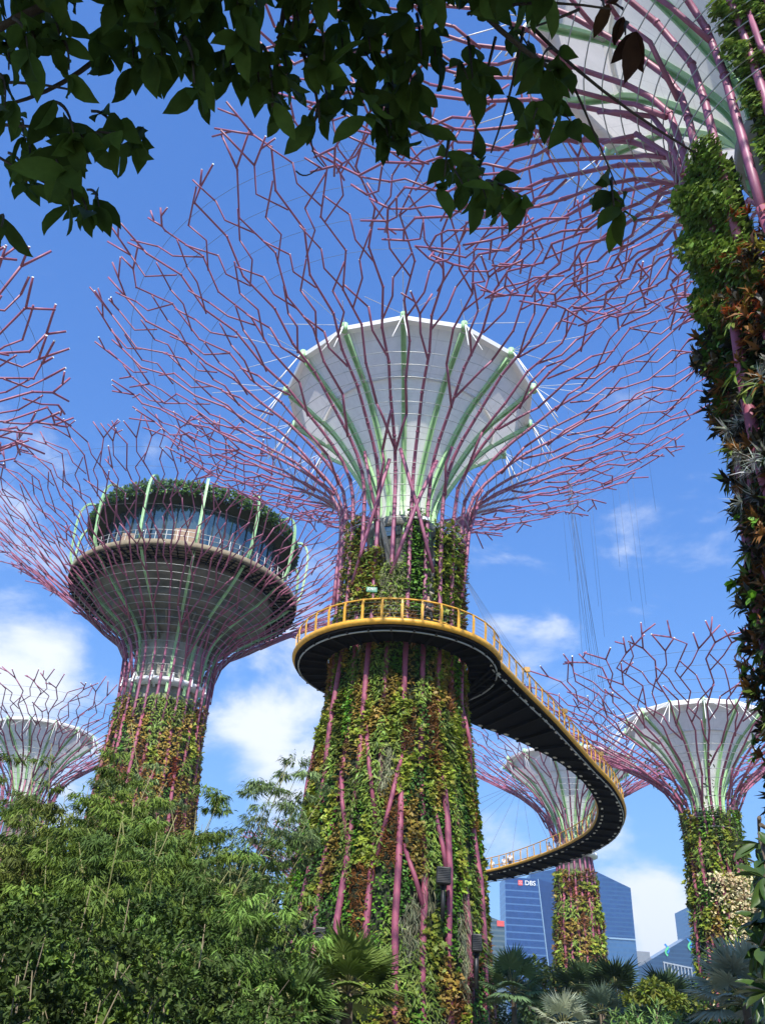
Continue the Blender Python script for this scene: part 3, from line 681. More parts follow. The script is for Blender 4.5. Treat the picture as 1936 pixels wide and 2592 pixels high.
leaf_mesh('climbing_planting', np.stack([rr*np.cos(a), rr*np.sin(a), z], -1), rg.normal(0, 1, (n, 3))-np.array([0, 0, .4]), rg.normal(0, 1, (n, 3))+np.array([0, 0, 1.]), .34, .16, jit((.10, .15, .04), n), 'oval', M_LEAF, t5, kind='stuff')
t6, sh_6 = supertree(27.35, 117, 41, 17.5, 'supertree standing in front of the blue office towers, seen through the loop of the walkway', scl([(0, 3.9), (14, 3.0), (24, 2.4), (28, 2.05)], 1, 1), 29.5, 2.9, 28.0, 1.75, 38.5, 8.4,
    nrib=20, seed=29, plant=dict(z1=24.8, n=7000, mix=[('ochre', 2), ('lime', 3), ('fern', 2), ('bronze', 1.6)], scale=1.6, relief=.55, cellw=(1.2, 2.2)), thick=1.15, detail=0, tr=1.15, hoopn=11, ph=.2)
mb = MB(); mb.lathe([(2.3, 26.4), (3.0, 26.6), (3.0, 26.9), (2.3, 27)], n=16); mb.build('white_collar', M_WHT2, t6)
p7 = at_y(690, 1900, 190)
t7, sh_7 = supertree(p7.x, 190, 42, 15.5, 'faint far supertree, only pink branch tips showing left of the central trunk', scl(low_main, 1, .9), 30, 3.4, 29, 1.6, 39, 7.5,
    nrib=16, seed=37, plant=dict(z1=25, n=1200, mix=main_mix, scale=3), thick=1.5, detail=0, tr=1.3, hoopn=5)

# ------------------------------------------------------------------ the elevated walkway
ZD = 20.0
sky_root = empty('walkway', (1.34, 44, 0), 'curving yellow-railed aerial walkway that rings the central trunk and sweeps away to the right', 'walkway')
O = Vector((1.34, 44, 0))
def loc(p, z=ZD): return Vector((p[0]-O.x, p[1]-O.y, z))
outer = [(6.3, 42.2), (7.3, 43.9), (8.6, 46.2), (11.4, 51.1), (15.4, 58.6), (18.3, 64.0), (20.6, 70.0), (21.9, 77.0), (22.0, 84.0), (20.9, 90.6), (18.4, 97.3), (14.6, 103.6), (7, 111), (-4, 117), (-18, 120.5), (-32, 121), (-40.5, 121.2)]
inner = [(4.7, 47.9), (4.9, 49.4), (6.2, 51.4), (9.3, 53.9), (13.1, 58.2), (16.1, 63.3), (18.4, 69.5), (19.5, 76.5), (19.3, 83.2), (18.2, 89.4), (16.0, 95.6), (12.6, 101.5), (5.6, 108.8), (-4.8, 114.6), (-18.4, 118), (-32, 118.5), (-40.5, 118.8)]
def nearer(P): return [(x*(1-.034*min(max((y-74)/14, 0), 1)), y*(1-.034*min(max((y-74)/14, 0), 1))) for x, y in P]
Oc = catmull(nearer(outer), 8); Ic = catmull(nearer(inner), 8)
RI, RO = 3.85, 5.55
# ring round the trunk
mb = MB(); mb.lathe([(RI, ZD), (RO, ZD), (RO, ZD+.32), (RI, ZD+.32), (RI, ZD)], n=72, smooth=False); mb.build('ring_deck', M_DRK, sky_root)
mb = MB()
for k in range(len(Oc)-1):
    a, b, c, d = loc(Oc[k]), loc(Oc[k+1]), loc(Ic[k+1]), loc(Ic[k]); u = Vector((0, 0, .32))
    mb.quad(a, b, c, d); mb.quad(a+u, d+u, c+u, b+u); mb.quad(a, a+u, b+u, b); mb.quad(d, c, c+u, d+u)
mb.build('deck', M_DRK, sky_root)
# cross beams under the deck
M_CHAR = mat('charcoal_steel', (.016, .015, .0145), .8, spec=.08)
for k in range(0, len(Oc)-1, 3):
    mb = MB(); a, d = loc(Oc[k], ZD-.10), loc(Ic[k], ZD-.10); mb.bar(a.lerp(d, .04), a.lerp(d, .96), .12, .18); mb.build('cross_beam', M_CHAR, sky_root)
for k in range(30):
    mb = MB(); a = 2*pi*k/30; o = Vector((cos(a), sin(a), 0)); mb.bar(o*(RI+.05)+Vector((0, 0, ZD-.08)), o*(RO-.1)+Vector((0, 0, ZD-.08)), .1, .14); mb.build('cross_beam', M_CHAR, sky_root)
# silver conduit and small lamps along the under-edge
mb = MB()
lo = [loc(Oc[k], ZD-.02).lerp(loc(Ic[k], ZD-.02), .055)-Vector((0, 0, .12)) for k in range(len(Oc))]
mb.tube(lo, .045, n=5); mb.tube([((RO-.22)*cos(2*pi*k/72), (RO-.22)*sin(2*pi*k/72), ZD-.12) for k in range(72)], .045, n=5, close=True)
mb.build('conduit', M_STL, sky_root)
def resample(C, step):
    d = np.concatenate([[0], np.cumsum(np.linalg.norm(np.diff(C, axis=0), axis=1))]); n = int(d[-1]/step); t = np.linspace(0, d[-1], n+1)
    return np.stack([np.interp(t, d, C[:, i]) for i in range(2)], -1)
lampm = mat('lamp_lens', (.85, .8, .7), .3)
lamps = []
for C, D in ((Oc, Ic), (Ic, Oc)):
    A_ = resample(C, 1.1)
    for k in range(len(A_)-1):
        p = Vector((*A_[k], 0)); t = (Vector((*A_[k+1], 0))-p).normalized()
        j = np.linalg.norm(D-A_[k], axis=1).argmin(); inn = (Vector((*D[j], 0))-p).normalized()
        lamps.append((p.length, loc(p+inn*.30, ZD-.03), t, inn))
lamps.sort(key=lambda q: q[0]); far_l = MB()
for i, (d, p, t, inn) in enumerate(lamps):
    mb = MB() if i < 100 else far_l
    mb.box(p, (.30, .16, .05), t, inn)
    if i < 100: mb.build('underside_lamp', lampm, sky_root)
o = far_l.build('far_underside_lamps', lampm, sky_root); o['kind'] = 'stuff'
# yellow edge beams
mb = MB(); mb.tube([loc(p, ZD+.30) for p in Oc], .17, n=8); mb.build('edge_beam', M_YEL, sky_root)
mb = MB(); mb.tube([loc(p, ZD+.30) for p in Ic], .14, n=8); mb.build('edge_beam', M_YEL, sky_root)
pa = [(RO*cos(a), RO*sin(a), ZD+.30) for a in np.linspace(radians(-20), radians(-316), 70)]
mb = MB(); mb.tube(pa, .17, n=8); mb.build('edge_beam', M_YEL, sky_root)
mb = MB(); mb.tube([(RI*cos(2*pi*k/60), RI*sin(2*pi*k/60), ZD+.30) for k in range(60)], .09, n=6, close=True); mb.build('edge_beam', M_YEL, sky_root)
# guard rail: leaning posts, hand rail, wires
posts = []
def rail(C, closed_dir, step, name='hand_rail'):
    A_ = resample(np.array(C), step); top = []
    for k in range(len(A_)):
        p = Vector((*A_[k], 0)); q = Vector((*A_[min(k+1, len(A_)-1)], 0)) if k < len(A_)-1 else p+(p-Vector((*A_[k-1], 0)))
        t = (q-p).normalized(); nn = Vector((t.y, -t.x, 0))*closed_dir
        b = loc(p, ZD+.36); m1 = b+nn*.05+Vector((0, 0, .9)); m2 = b-nn*.02+Vector((0, 0, 1.18))
        posts.append((p.length, b, m1, m2, nn, t)); top.append(m2)
    mb = MB(); mb.tube(top, .045, n=6); mb.build(name, M_YEL, sky_root)
    mb = MB()
    for h in (.2, .4, .6, .8, 1.0): mb.tube([a.lerp(a-Vector((0, 0, 1.18)), 1-h/1.18) for a in top], .009, n=3)
    mb.build('rail_wires', M_STL, sky_root)
ringpts = [(O.x+RO*cos(a), O.y+RO*sin(a)) for a in np.linspace(radians(-19), radians(-316), 60)]
rail(ringpts, -1, .98); rail(Oc, 1, 1.08); rail(Ic, -1, 1.3)
rail([(O.x+RI*cos(a), O.y+RI*sin(a)) for a in np.linspace(radians(-75), radians(-8), 12)], 1, 1.2)
posts.sort(key=lambda q: q[0])
rest_mb = MB()
for i, (d, b, m1, m2, nn, t) in enumerate(posts):
    mb = MB() if i < 100 else rest_mb
    mb.bar(b, m1, .05, .13, up=t); mb.bar(m1, m2, .045, .10, up=t)
    if i < 100: mb.build('post', M_YEL, sky_root)
o = rest_mb.build('far_posts', M_YEL, sky_root); o['kind'] = 'stuff'
# amber tags standing up on the rail
for (px, py, Y) in ((1120, 1412, 46.5), (1177, 1470, 53), (1238, 1525, 60.5)):
    j = min(range(len(Oc)), key=lambda k: abs(Oc[k][1]-Y)); p = loc(Oc[j], ZD+1.6); t = (loc(Oc[j+1])-loc(Oc[j])).normalized()
    r = empty('rail_floodlight', O+p, 'small amber floodlight clipped above the walkway rail, %s of three' % {46.5: 'nearest', 53: 'middle', 60.5: 'farthest'}[Y], 'floodlight', 'floodlights on the rail')
    mb = MB(); mb.box((0, 0, .12), (.34, .14, .3)); mb.build('housing', mat('amber_steel%d' % j, (.45, .26, .07), .5), r, bevel=.02)
    mb = MB(); mb.tube([(0, 0, -.4), (0, 0, 0)], .03, n=6); mb.build('bracket', M_YEL, r)
# suspension cables from the tree canopies to the deck
for k in range(15):
    j = int(10+k*3.6); e = loc(Oc[min(j, len(Oc)-1)], ZD+.3)
    if k < 6: top = Vector((3.4, .4, 26.8))
    else: top = sh_main.pt(.33+.02*(k % 3), sh_main.s_at_z(36.6)+.2*(k % 4), 0)
    mb = MB(); mb.tube([top, e], .009, n=3); mb.build('suspension_cable', M_WIRE, sky_root)
for k in range(9):
    j = int(70+k*5); e = loc(Oc[min(j, len(Oc)-1)], ZD+.3); top = sh_6.pt(radians(200), sh_6.s_at_z(35), 0)+Vector((27.35-O.x, 117-O.y, 0))
    mb = MB(); mb.tube([top, e], .02, n=3); mb.build('suspension_cable', M_WIRE, sky_root)
# loose lighting drops hanging from the central canopy
drop = MB()
for k in range(11):
    a = radians(-20)+RNG.uniform(-.25, .5); q = sh_main.sn+(sh_main.L-sh_main.sn)*RNG.uniform(.4, .75); p = sh_main.pt(a, q, .2); drop.tube([p, p-Vector((RNG.uniform(-.3, .3), RNG.uniform(-.3, .3), RNG.uniform(8, 15.5)))], .006, n=3)
drop.build('hanging_wires', M_WIRE, main)
# EXIT sign
es = at_y(803, 1274, 44-3.9)
r = empty('exit_sign', es, 'small green lit exit sign beside the trunk above the walkway', 'sign')
mb = MB(); mb.box((0, 0, 0), (.56, .12, .27)); mb.build('box', mat('exit_green', (.01, .16, .09), .4, emit=((.02, .45, .24), .08)), r, bevel=.01)
def text(s, size, m, parent, loc_, rot, name, ext=.01):
    c = bpy.data.curves.new(name, 'FONT'); c.body = s; c.size = size; c.extrude = ext; c.align_x = 'CENTER'; c.align_y = 'CENTER'
    tmp = bpy.data.objects.new(name, c); COL.objects.link(tmp); dg = bpy.context.evaluated_depsgraph_get(); me = bpy.data.meshes.new_from_object(tmp.evaluated_get(dg)); bpy.data.objects.remove(tmp)
    o = bpy.data.objects.new(name, me); me.materials.clear(); me.materials.append(m); COL.objects.link(o); o.parent = parent; o.location = loc_; o.rotation_euler = rot; return o
text('EXIT', .2, M_WHT2, r, (0, -.075, 0), (pi/2, 0, 0), 'lettering')

# ------------------------------------------------------------------ people on the walkway
M_SKIN = mat('skin', (.42, .25, .17), .6); M_HAIR = mat('dark_hair', (.015, .012, .01), .6)
CLOTH = {}
def cloth(c):
    if c not in CLOTH: CLOTH[c] = mat('cloth_%d' % len(CLOTH), c, .85)
    return CLOTH[c]
def skin(name, V, E, Rr, m, parent, sub=1):
    me = bpy.data.meshes.new(name); me.from_pydata(V, E, []); o = bpy.data.objects.new(name, me); COL.objects.link(o); o.parent = parent
    sk = o.modifiers.new('skin', 'SKIN'); sk.use_smooth_shade = True
    for i, d in enumerate(me.skin_vertices[0].data): d.radius = (Rr[i][0], Rr[i][1]) if hasattr(Rr[i], '__len__') else (Rr[i], Rr[i]); d.use_root = (i == 0)
    s = o.modifiers.new('sub', 'SUBSURF'); s.levels = sub; s.render_levels = sub; me.materials.append(m); return o
def person(pos, rz, label, shirt, legs, pose=0, hgt=1.7, shorts=False):
    r = empty('person', pos, label, 'person', 'people on the walkway', rz); k = hgt/1.7; r.scale = (k, k, k)
    st = .13 if pose == 1 else .04; arm = .38 if pose == 2 else 0
    V = [(0, 0, .95), (0, .01, 1.15), (0, 0, 1.36), (0, -.005, 1.46), (0, -.01, 1.53), (0, -.02, 1.62), (0, -.01, 1.70),
         (.10, 0, .88), (.11, -st, .48), (.11, -st*.6, .09), (.11, -st*.6-.16, .04), (-.10, 0, .88), (-.11, st, .48), (-.11, st*1.6, .09), (-.11, st*1.6-.16, .04),
         (.19, 0, 1.38), (.25, .02-arm*.1, 1.12), (.24, -.08-arm, .90+arm*.5), (.24, -.12-arm*1.2, .82+arm*.6), (-.19, 0, 1.38), (-.25, .02-arm*.1, 1.12), (-.24, -.08-arm, .90+arm*.5), (-.24, -.12-arm*1.2, .82+arm*.6)]
    E = [(0, 1), (1, 2), (2, 3), (3, 4), (4, 5), (5, 6), (0, 7), (7, 8), (8, 9), (9, 10), (0, 11), (11, 12), (12, 13), (13, 14), (2, 15), (15, 16), (16, 17), (17, 18), (2, 19), (19, 20), (20, 21), (21, 22)]
    Rr = [(.14, .10), (.13, .09), (.15, .10), .055, (.07, .08), (.08, .095), (.055, .065), .085, .055, .038, (.035, .03), .085, .055, .038, (.035, .03), .055, .04, .03, .025, .055, .04, .03, .025]
    skin('body', V, E, Rr, M_SKIN, r)
    skin('shirt', [(0, 0, .93), (0, .01, 1.15), (0, 0, 1.38), (.20, 0, 1.385), (.255, .02-arm*.1, 1.13), (-.20, 0, 1.385), (-.255, .02-arm*.1, 1.13)], [(0, 1), (1, 2), (2, 3), (3, 4), (2, 5), (5, 6)], [(.17, .125), (.155, .115), (.165, .12), .07, .058, .07, .058], cloth(shirt), r)
    zl = .5 if shorts else .10
    f = (lambda a, b, z: a)
    lv = [(0, 0, .96), (.10, 0, .86), (.11, -st, .48), (.11, -st*.6, .10), (-.10, 0, .86), (-.11, st, .48), (-.11, st*1.6, .10)]
    if shorts: lv[3] = (.11, -st, .46); lv[6] = (-.11, st, .46); le = [(0, 1), (1, 2), (0, 4), (4, 5)]; lv2 = [lv[i] for i in (0, 1, 2, 4, 5)]; skin('shorts', lv2, [(0, 1), (1, 2), (0, 3), (3, 4)], [(.155, .12), .10, .075, .10, .075], cloth(legs), r)
    else: skin('trousers', lv, [(0, 1), (1, 2), (2, 3), (0, 4), (4, 5), (5, 6)], [(.155, .12), .10, .07, .055, .10, .07, .055], cloth(legs), r)
    skin('hair', [(0, .02, 1.60), (0, .02, 1.70), (0, -.03, 1.745)], [(0, 1), (1, 2)], [(.08, .075), (.095, .10), (.07, .06)], M_HAIR, r)
    return r
def on_deck(u, side=.5):
    j = u*(len(Oc)-1); k = int(j); a = Vector((*Oc[k], 0)).lerp(Vector((*Oc[min(k+1, len(Oc)-1)], 0)), j-k); b = Vector((*Ic[k], 0)).lerp(Vector((*Ic[min(k+1, len(Ic)-1)], 0)), j-k)
    p = a.lerp(b, side); return Vector((p.x, p.y, ZD+.325))
def u_at(px, py):       # where on the far deck a figure stands
    best = None
    for i in range(400):
        u = .2+.5*i/400
        p = on_deck(u, .25)-Vector((0, 0, EYE)); z = p.dot(_f); x = (968+FPX*p.dot(CR)/z)/1.17191; y = (1296-FPX*p.dot(CU)/z)/1.17191
        d = abs(x-px)+abs(y-py)*.8
        if best is None or d < best[0]: best = (d, u)
    return best[1]
person(Vector((O.x+5.15*cos(radians(-76)), O.y+5.15*sin(radians(-76)), ZD+.325)), radians(215), 'person in dark shirt and trousers leaning on the rail beside the central trunk', (.03, .035, .05), (.02, .02, .022), 1, 1.76)
W_ = (.75, .74, .72)
person(on_deck(u_at(1065, 1868), .3), 2.6, 'person in white top and grey trousers, leftmost on the far walkway', W_, (.30, .26, .22), 0, 1.62)
person(on_deck(u_at(1090, 1863), .3), 3.0, 'person all in white, second from the left on the far walkway', W_, (.60, .58, .55), 1, 1.62)
person(on_deck(u_at(1102, 1858), .3), 2.0, 'person in black beside a companion in a white shirt on the far walkway', (.03, .03, .035), (.05, .05, .05), 0, 1.68)
person(on_deck(u_at(1110, 1856), .45), 2.9, 'person in white shirt and dark shorts, right of the figure in black', W_, (.06, .06, .08), 0, 1.75, True)
person(on_deck(u_at(1190, 1828), .3), 2.5, 'person in pale striped shirt, alone before the funnel stem', (.55, .50, .48), (.12, .12, .2), 0, 1.68)
person(on_deck(u_at(1212, 1815), .3), 2.7, 'person with dark hair and pale grey shirt, left of the two before the funnel neck', (.5, .5, .52), (.06, .05, .05), 0, 1.66)
person(on_deck(u_at(1226, 1808), .3), 2.2, 'person in brown jacket, right of the two before the funnel neck', (.30, .19, .16), (.10, .10, .12), 0, 1.76)
person(on_deck(u_at(1290, 1775), .4), 2.9, 'person in pink and white clothes at the rightmost bend of the walkway', (.62, .42, .42), (.35, .30, .36), 1, 1.68)

# ------------------------------------------------------------------ office towers
def glass_mat(name, c1, c2, fl=4.2, band=.28, win=1.6, rough=.12, metal=.55, cell=.35):
    m = bpy.data.materials.new(name); m.use_nodes = True; t = m.node_tree; b = t.nodes['Principled BSDF']
    co = N(t, 'ShaderNodeTexCoord'); sp = N(t, 'ShaderNodeSeparateXYZ'); t.links.new(co.outputs['Object'], sp.inputs[0])
    def mt(op, a, b_=None):
        q = N(t, 'ShaderNodeMath', operation=op)
        for i, v in enumerate((a, b_)):
            if v is None: continue
            if isinstance(v, (int, float)): q.inputs[i].default_value = v
            else: t.links.new(v, q.inputs[i])
        return q.outputs[0]
    zf = mt('FRACT', mt('DIVIDE', sp.outputs[2], fl)); bandf = mt('LESS_THAN', zf, band)
    h = mt('ADD', mt('MULTIPLY', sp.outputs[0], 1.0), mt('MULTIPLY', sp.outputs[1], 1.0)); xf = mt('FRACT', mt('DIVIDE', h, win)); mul = mt('LESS_THAN', xf, .12)
    cv = N(t, 'ShaderNodeCombineXYZ'); t.links.new(mt('FLOOR', mt('DIVIDE', h, win*2)), cv.inputs[0]); t.links.new(mt('FLOOR', mt('DIVIDE', sp.outputs[2], fl)), cv.inputs[2])
    wn = N(t, 'ShaderNodeTexWhiteNoise', noise_dimensions='3D'); t.links.new(cv.outputs[0], wn.inputs['Vector'])
    big = N(t, 'ShaderNodeTexNoise'); big.inputs['Scale'].default_value = .03; big.inputs['Detail'].default_value = 4; t.links.new(co.outputs['Object'], big.inputs['Vector'])
    m1 = N(t, 'ShaderNodeMix', data_type='RGBA'); m1.inputs[6].default_value = (*c1, 1); m1.inputs[7].default_value = (*[min(1, x*2.2+.02) for x in c1], 1)
    t.links.new(mt('MULTIPLY', mt('ADD', mt('MULTIPLY', wn.outputs['Value'], .6), mt('MULTIPLY', big.outputs['Fac'], .6)), cell), m1.inputs[0])
    m2 = N(t, 'ShaderNodeMix', data_type='RGBA'); t.links.new(bandf, m2.inputs[0]); t.links.new(m1.outputs[2], m2.inputs[6]); m2.inputs[7].default_value = (*c2, 1)
    m3 = N(t, 'ShaderNodeMix', data_type='RGBA'); t.links.new(mt('MULTIPLY', mul, .35), m3.inputs[0]); t.links.new(m2.outputs[2], m3.inputs[6]); m3.inputs[7].default_value = (.02, .04, .08, 1)
    t.links.new(m3.outputs[2], b.inputs['Base Color']); b.inputs['Roughness'].default_value = rough; b.inputs['Metallic'].default_value = metal
    return m
YB = 1000
def bx(px, py, Y=YB): p = at_y(px, py, Y); return p
def prism(mb, pts, depth, z0=0, m=0):
    """front outline given as (x, ztop) left to right at y=0; body goes back by depth"""
    n = len(pts)
    for k in range(n-1):
        (xa, za), (xb, zb) = pts[k], pts[k+1]
        if abs(xa-xb) < 1e-6: continue
        mb.quad((xa, 0, z0), (xb, 0, z0), (xb, 0, zb), (xa, 0, za), m); mb.quad((xb, depth, z0), (xa, depth, z0), (xa, depth, za), (xb, depth, zb), m)
        mb.quad((xa, 0, za), (xb, 0, zb), (xb, depth, zb), (xa, depth, za), m)
    mb.quad((pts[0][0], depth, z0), (pts[0][0], 0, z0), (pts[0][0], 0, pts[0][1]), (pts[0][0], depth, pts[0][1]), m)
    mb.quad((pts[-1][0], 0, z0), (pts[-1][0], depth, z0), (pts[-1][0], depth, pts[-1][1]), (pts[-1][0], 0, pts[-1][1]), m)
def bld(name, label, cat, Y):
    return empty(name, (0, Y, 0), label, cat)
G1 = glass_mat('blue_glass_striped', (.010, .050, .16), (.10, .20, .36), fl=6.8, band=.2)
G2 = glass_mat('deep_blue_glass', (.010, .045, .14), (.012, .055, .16), fl=6.8, band=.2)
G3 = glass_mat('mid_blue_glass', (.014, .062, .165), (.04, .12, .24), fl=4.6, band=.3)
G4 = glass_mat('dark_teal_glass', (.014, .05, .10), (.04, .10, .17), fl=4.6, band=.3)
G5 = glass_mat('pale_blue_glass', (.07, .16, .25), (.16, .26, .35), fl=4.6, band=.3)
def P2(px, py, Y): q = at_y(px, py, Y); return (q.x, q.z)
b = bld('office_tower', 'blue glass tower with pale stripes and a red and white sign near its top', 'office tower', 1000)
a0 = P2(1090, 1893, 1000); a1 = P2(1161, 1899, 1000); a2 = P2(1206, 1907, 1000)
mb = MB(); xl = a0[0]; xm = a1[0]
mb.quad((xl, 0, 0), (xm+16, 0, 0), (xm, 0, a1[1]), (xl, 0, a0[1])); mb.quad((xl, 40, 0), (xl, 0, 0), (xl, 0, a0[1]), (xl, 40, a0[1])); mb.quad((xl, 0, a0[1]), (xm, 0, a1[1]), (xm, 40, a1[1]), (xl, 40, a0[1]))
mb.build('striped_facade', G1, b)
mb = MB(); mb.quad((xm+16.5, .4, 0), (a2[0]+8, 14, 0), (a2[0]+6, 14, a2[1]), (xm+.6, .4, a1[1])); mb.quad((xm, 0.2, a1[1]), (a2[0]+6, 14, a2[1]), (a2[0]+6, 42, a2[1]), (xm, 42, a1[1])); mb.quad((a2[0]+8, 14, 0), (a2[0]+8, 44, 0), (a2[0]+6, 44, a2[1]), (a2[0]+6, 14, a2[1]))
mb.build('plain_facade', G2, b)
mb = MB(); mb.bar((xm+16, -.6, 0), (xm, -.6, a1[1]), .9, .9, up=(0, 1, 0)); mb.build('corner_mullion', mat('pale_mullion', (.22, .34, .46), .4), b)
sg = P2(1139, 1908, 1000); ss = empty('facade_sign', (0, 0, 0), None, None)
bpy.data.objects.remove(ss)
mb = MB(); mb.box((sg[0]-8, -.5, sg[1]), (4.6, .8, 5)); sq = mb.build('red_square', mat('sign_red', (.75, .06, .04), .5), b)
mb = MB(); c_ = (sg[0]-8, -1.0, sg[1])
for k in range(4):
    a = pi/4+k*pi/2; mb.bar((c_[0]+cos(a)*.6, c_[1], c_[2]+sin(a)*.6), (c_[0]+cos(a)*2.0, c_[1], c_[2]+sin(a)*2.0), .3, .8, up=(0, 1, 0))
mb.build('star_mark', M_WHT2, b)
text('DBS', 6.6, M_WHT2, b, (sg[0]+2.6, -.8, sg[1]), (pi/2, 0, 0), 'lettering', .4)
b = bld('office_tower', 'taller blue tower block with a notched sloping roof behind the leafy stem', 'office tower', 1060)
pp = [P2(*q, 1060) for q in ((1144, 1888), (1200, 1876), (1271, 1862), (1271.2, 1868), (1278, 1878), (1361, 1918))]
mb = MB(); prism(mb, [pp[0], pp[1], pp[2], pp[4], pp[5]], 60); mb.build('facade', G3, b)
q1 = P2(1262, 1868, 1060); q2 = P2(1276, 1868, 1060); mb = MB(); mb.box(((q1[0]+q2[0])/2, 9, q1[1]-8), (q2[0]-q1[0], 16, 30)); mb.build('lift_overrun', G2, b)
b = bld('office_tower', 'narrow flat topped blue glass block left of the sloping roofed building', 'office tower', 1010)
mb = MB(); prism(mb, [P2(1309, 2025, 1010), P2(1315, 2024, 1010), P2(1371, 2029, 1010)], 50); mb.build('facade', glass_mat('slate_blue_glass', (.05, .13, .24), (.09, .18, .30), fl=4.6, band=.3), b)
mb = MB(); pa, pb = P2(1309, 2026, 1010), P2(1371, 2030, 1010); mb.bar((pa[0], -.4, pa[1]), (pb[0], -.4, pb[1]), 1.4, 1.6, up=(0, 1, 0)); mb.build('roof_edge', bpy.data.materials['pale_mullion'], b)
b = bld('office_building', 'blue building with a steeply sloping roof line and two green and blue emblems', 'office building', 1100)
s0 = P2(1378, 2088, 1100); s1_ = P2(1385, 2085, 1100); s2 = P2(1500, 2015, 1100); s3 = P2(1506, 2110, 1100)
mb = MB(); prism(mb, [s0, s1_, s2, (s2[0]+14, s2[1]+4)], 60); mb.build('facade', G4, b)
mb = MB(); wa, wb = P2(1433, 2085, 1100), P2(1492, 2098, 1100)
for k in range(9): mb.box((wa[0]+(wb[0]-wa[0])*k/8, -1.2, wa[1]+(wb[1]-wa[1])*k/8-3), (1.1, 1, 10))
mb.bar((wa[0]-1, -1.4, wa[1]+3), (wb[0]+1, -1.4, wb[1]+3), 1.4, 1, up=(0, 1, 0)); mb.build('terrace_frame', mat('pale_frame', (.30, .34, .38), .6), b)
mb = MB(); wa, wb = P2(1395, 2122, 1100), P2(1500, 2140, 1100)
mb.bar((wa[0], -1.6, wa[1]), (wb[0], -1.6, wb[1]), 1.2, 1, up=(0, 1, 0)); mb.build('podium_line', M_STL, b)
def emblem(px, py, sc):
    q = P2(px, py, 1100); ME = (mat('emblem_blue', (.0, .18, .55), .5), mat('emblem_green', (.08, .55, .22), .5))
    for k, (mm, sg_, dz) in enumerate(((ME[0], 1, 1.2), (ME[1], -1, -1.2))):
        pts = [(q[0]+sc*sg_*(1.6*sin(t*4.2)), -1.2-.5*k, q[1]+sc*(dz*.9+(t-.5)*7.2)) for t in np.linspace(0, 1, 12)]
        mb = MB()
        for u_, v_ in zip(pts[:-1], pts[1:]): mb.bar(u_, v_, 1.5*sc, .8, up=(0, 1, 0))
        mb.build('emblem', mm, b)
emblem(1439, 2052, 1.3); emblem(1488, 2040, 1.3)
b = bld('office_tower', 'pale blue glass tower partly hidden behind the blossoming trunk', 'office tower', 1180)
mb = MB(); prism(mb, [P2(1483, 1960, 1180), P2(1500, 1955, 1180), P2(1600, 1972, 1180), P2(1640, 2040, 1180)], 50); mb.build('facade', G5, b)
b = bld('office_building', 'grey building block glimpsed between two blue glass blocks', 'office building', 1150)
mb = MB(); prism(mb, [P2(1372, 2054, 1150), P2(1402, 2056, 1150)], 40); mb.build('facade', glass_mat('grey_cladding', (.16, .18, .2), (.22, .23, .25), metal=.1, rough=.5), b)
b = bld('office_building', 'dark grey building with a red roof sign at the right edge of the central trunk', 'office building', 950)
mb = MB(); prism(mb, [P2(985, 1965, 950), P2(1052, 1978, 950), P2(1089, 1992, 950)], 60); mb.build('facade', glass_mat('grey_green_glass', (.04, .07, .08), (.12, .15, .14), fl=4.8, band=.35, metal=.3), b)
q = P2(1078, 1988, 950); mb = MB(); mb.box((q[0]+1, -1, q[1]-3), (7, 1, 5)); mb.build('red_panel', bpy.data.materials['sign_red'], b)

# ------------------------------------------------------------------ vegetation
def fan_palm(x, y, z, R, label, nleaf=18, col=(.07, .12, .02), seed=0, segs=22, cat='palm', group=None, spread=1.0, stem=.11, cm=M_LEAFB, upr=.25):
    r = empty('fan_palm', (x, y, 0), label, cat, group); rg = random.Random(seed)
    mb = MB(); mb.tube([(0, 0, 0), (.05, 0, z*.5), (0, 0, z)], [stem*1.2, stem, stem*.9], n=8); mb.build('trunk', M_BARK, r)
    Ps, As, Ns, Ls, Ws, Cs = [], [], [], [], [], []; pm = MB()
    for k in range(nleaf):
        a = k*2.399+rg.uniform(-.2, .2); el = 1.35-1.75*(k/nleaf)*spread+rg.uniform(-.1, .1)
        d = Vector((cos(a)*cos(el), sin(a)*cos(el), sin(el))); pl = R*rg.uniform(.42, .6)
        c = Vector((0, 0, z))+d*pl; pm.tube([(0, 0, z-.05), tuple(Vector((0, 0, z))+d*pl*.5+Vector((0, 0, .03*R))), tuple(c)], .014*R, n=4)
        e = Vector((-sin(a), cos(a), 0)); n_ = d.cross(e).normalized()
        if n_.z < 0: n_ = -n_
        Lf = R*rg.uniform(.52, .66); cc = Vector(col)*rg.uniform(.75, 1.25)
        for s in range(segs):
            t = (s/(segs-1)-.5)*2; an = t*1.75; dd = (d*cos(an)+e*sin(an)).normalized(); dd = (dd+n_*upr*(.5-abs(t))-Vector((0, 0, .12))).normalized()
            Ps.append(c); As.append(dd); Ns.append(n_+e*(.35 if s % 2 else -.35)); Ls.append(Lf*(1-.25*abs(t))*rg.uniform(.93, 1.05)); Ws.append(Lf*.115); Cs.append(cc*rg.uniform(.9, 1.1))
    pm.build('petioles', M_CULM, r)
    leaf_mesh('fronds', [tuple(p) for p in Ps], [tuple(p) for p in As], [tuple(p) for p in Ns], Ls, Ws, [tuple(p) for p in Cs], 'blade', cm, r)
    return r
def gaz(px, py, D):
    d = ray(px, py); k = D/hypot(d.x, d.y); return d.x*k, d.y*k, EYE+d.z*k
x, y, z = gaz(752, 2140, 20); fan_palm(x, y, z, 1.2, 'dark green fan palm at the foot of the central trunk', 34, (.13, .19, .04), 3, 26)
x, y, z = gaz(640, 2195, 12.4); fan_palm(x, y, z, .62, 'fan palm in shade between the bamboo and the central trunk, lower left of the trunk', 22, (.05, .085, .02), 4, 22)
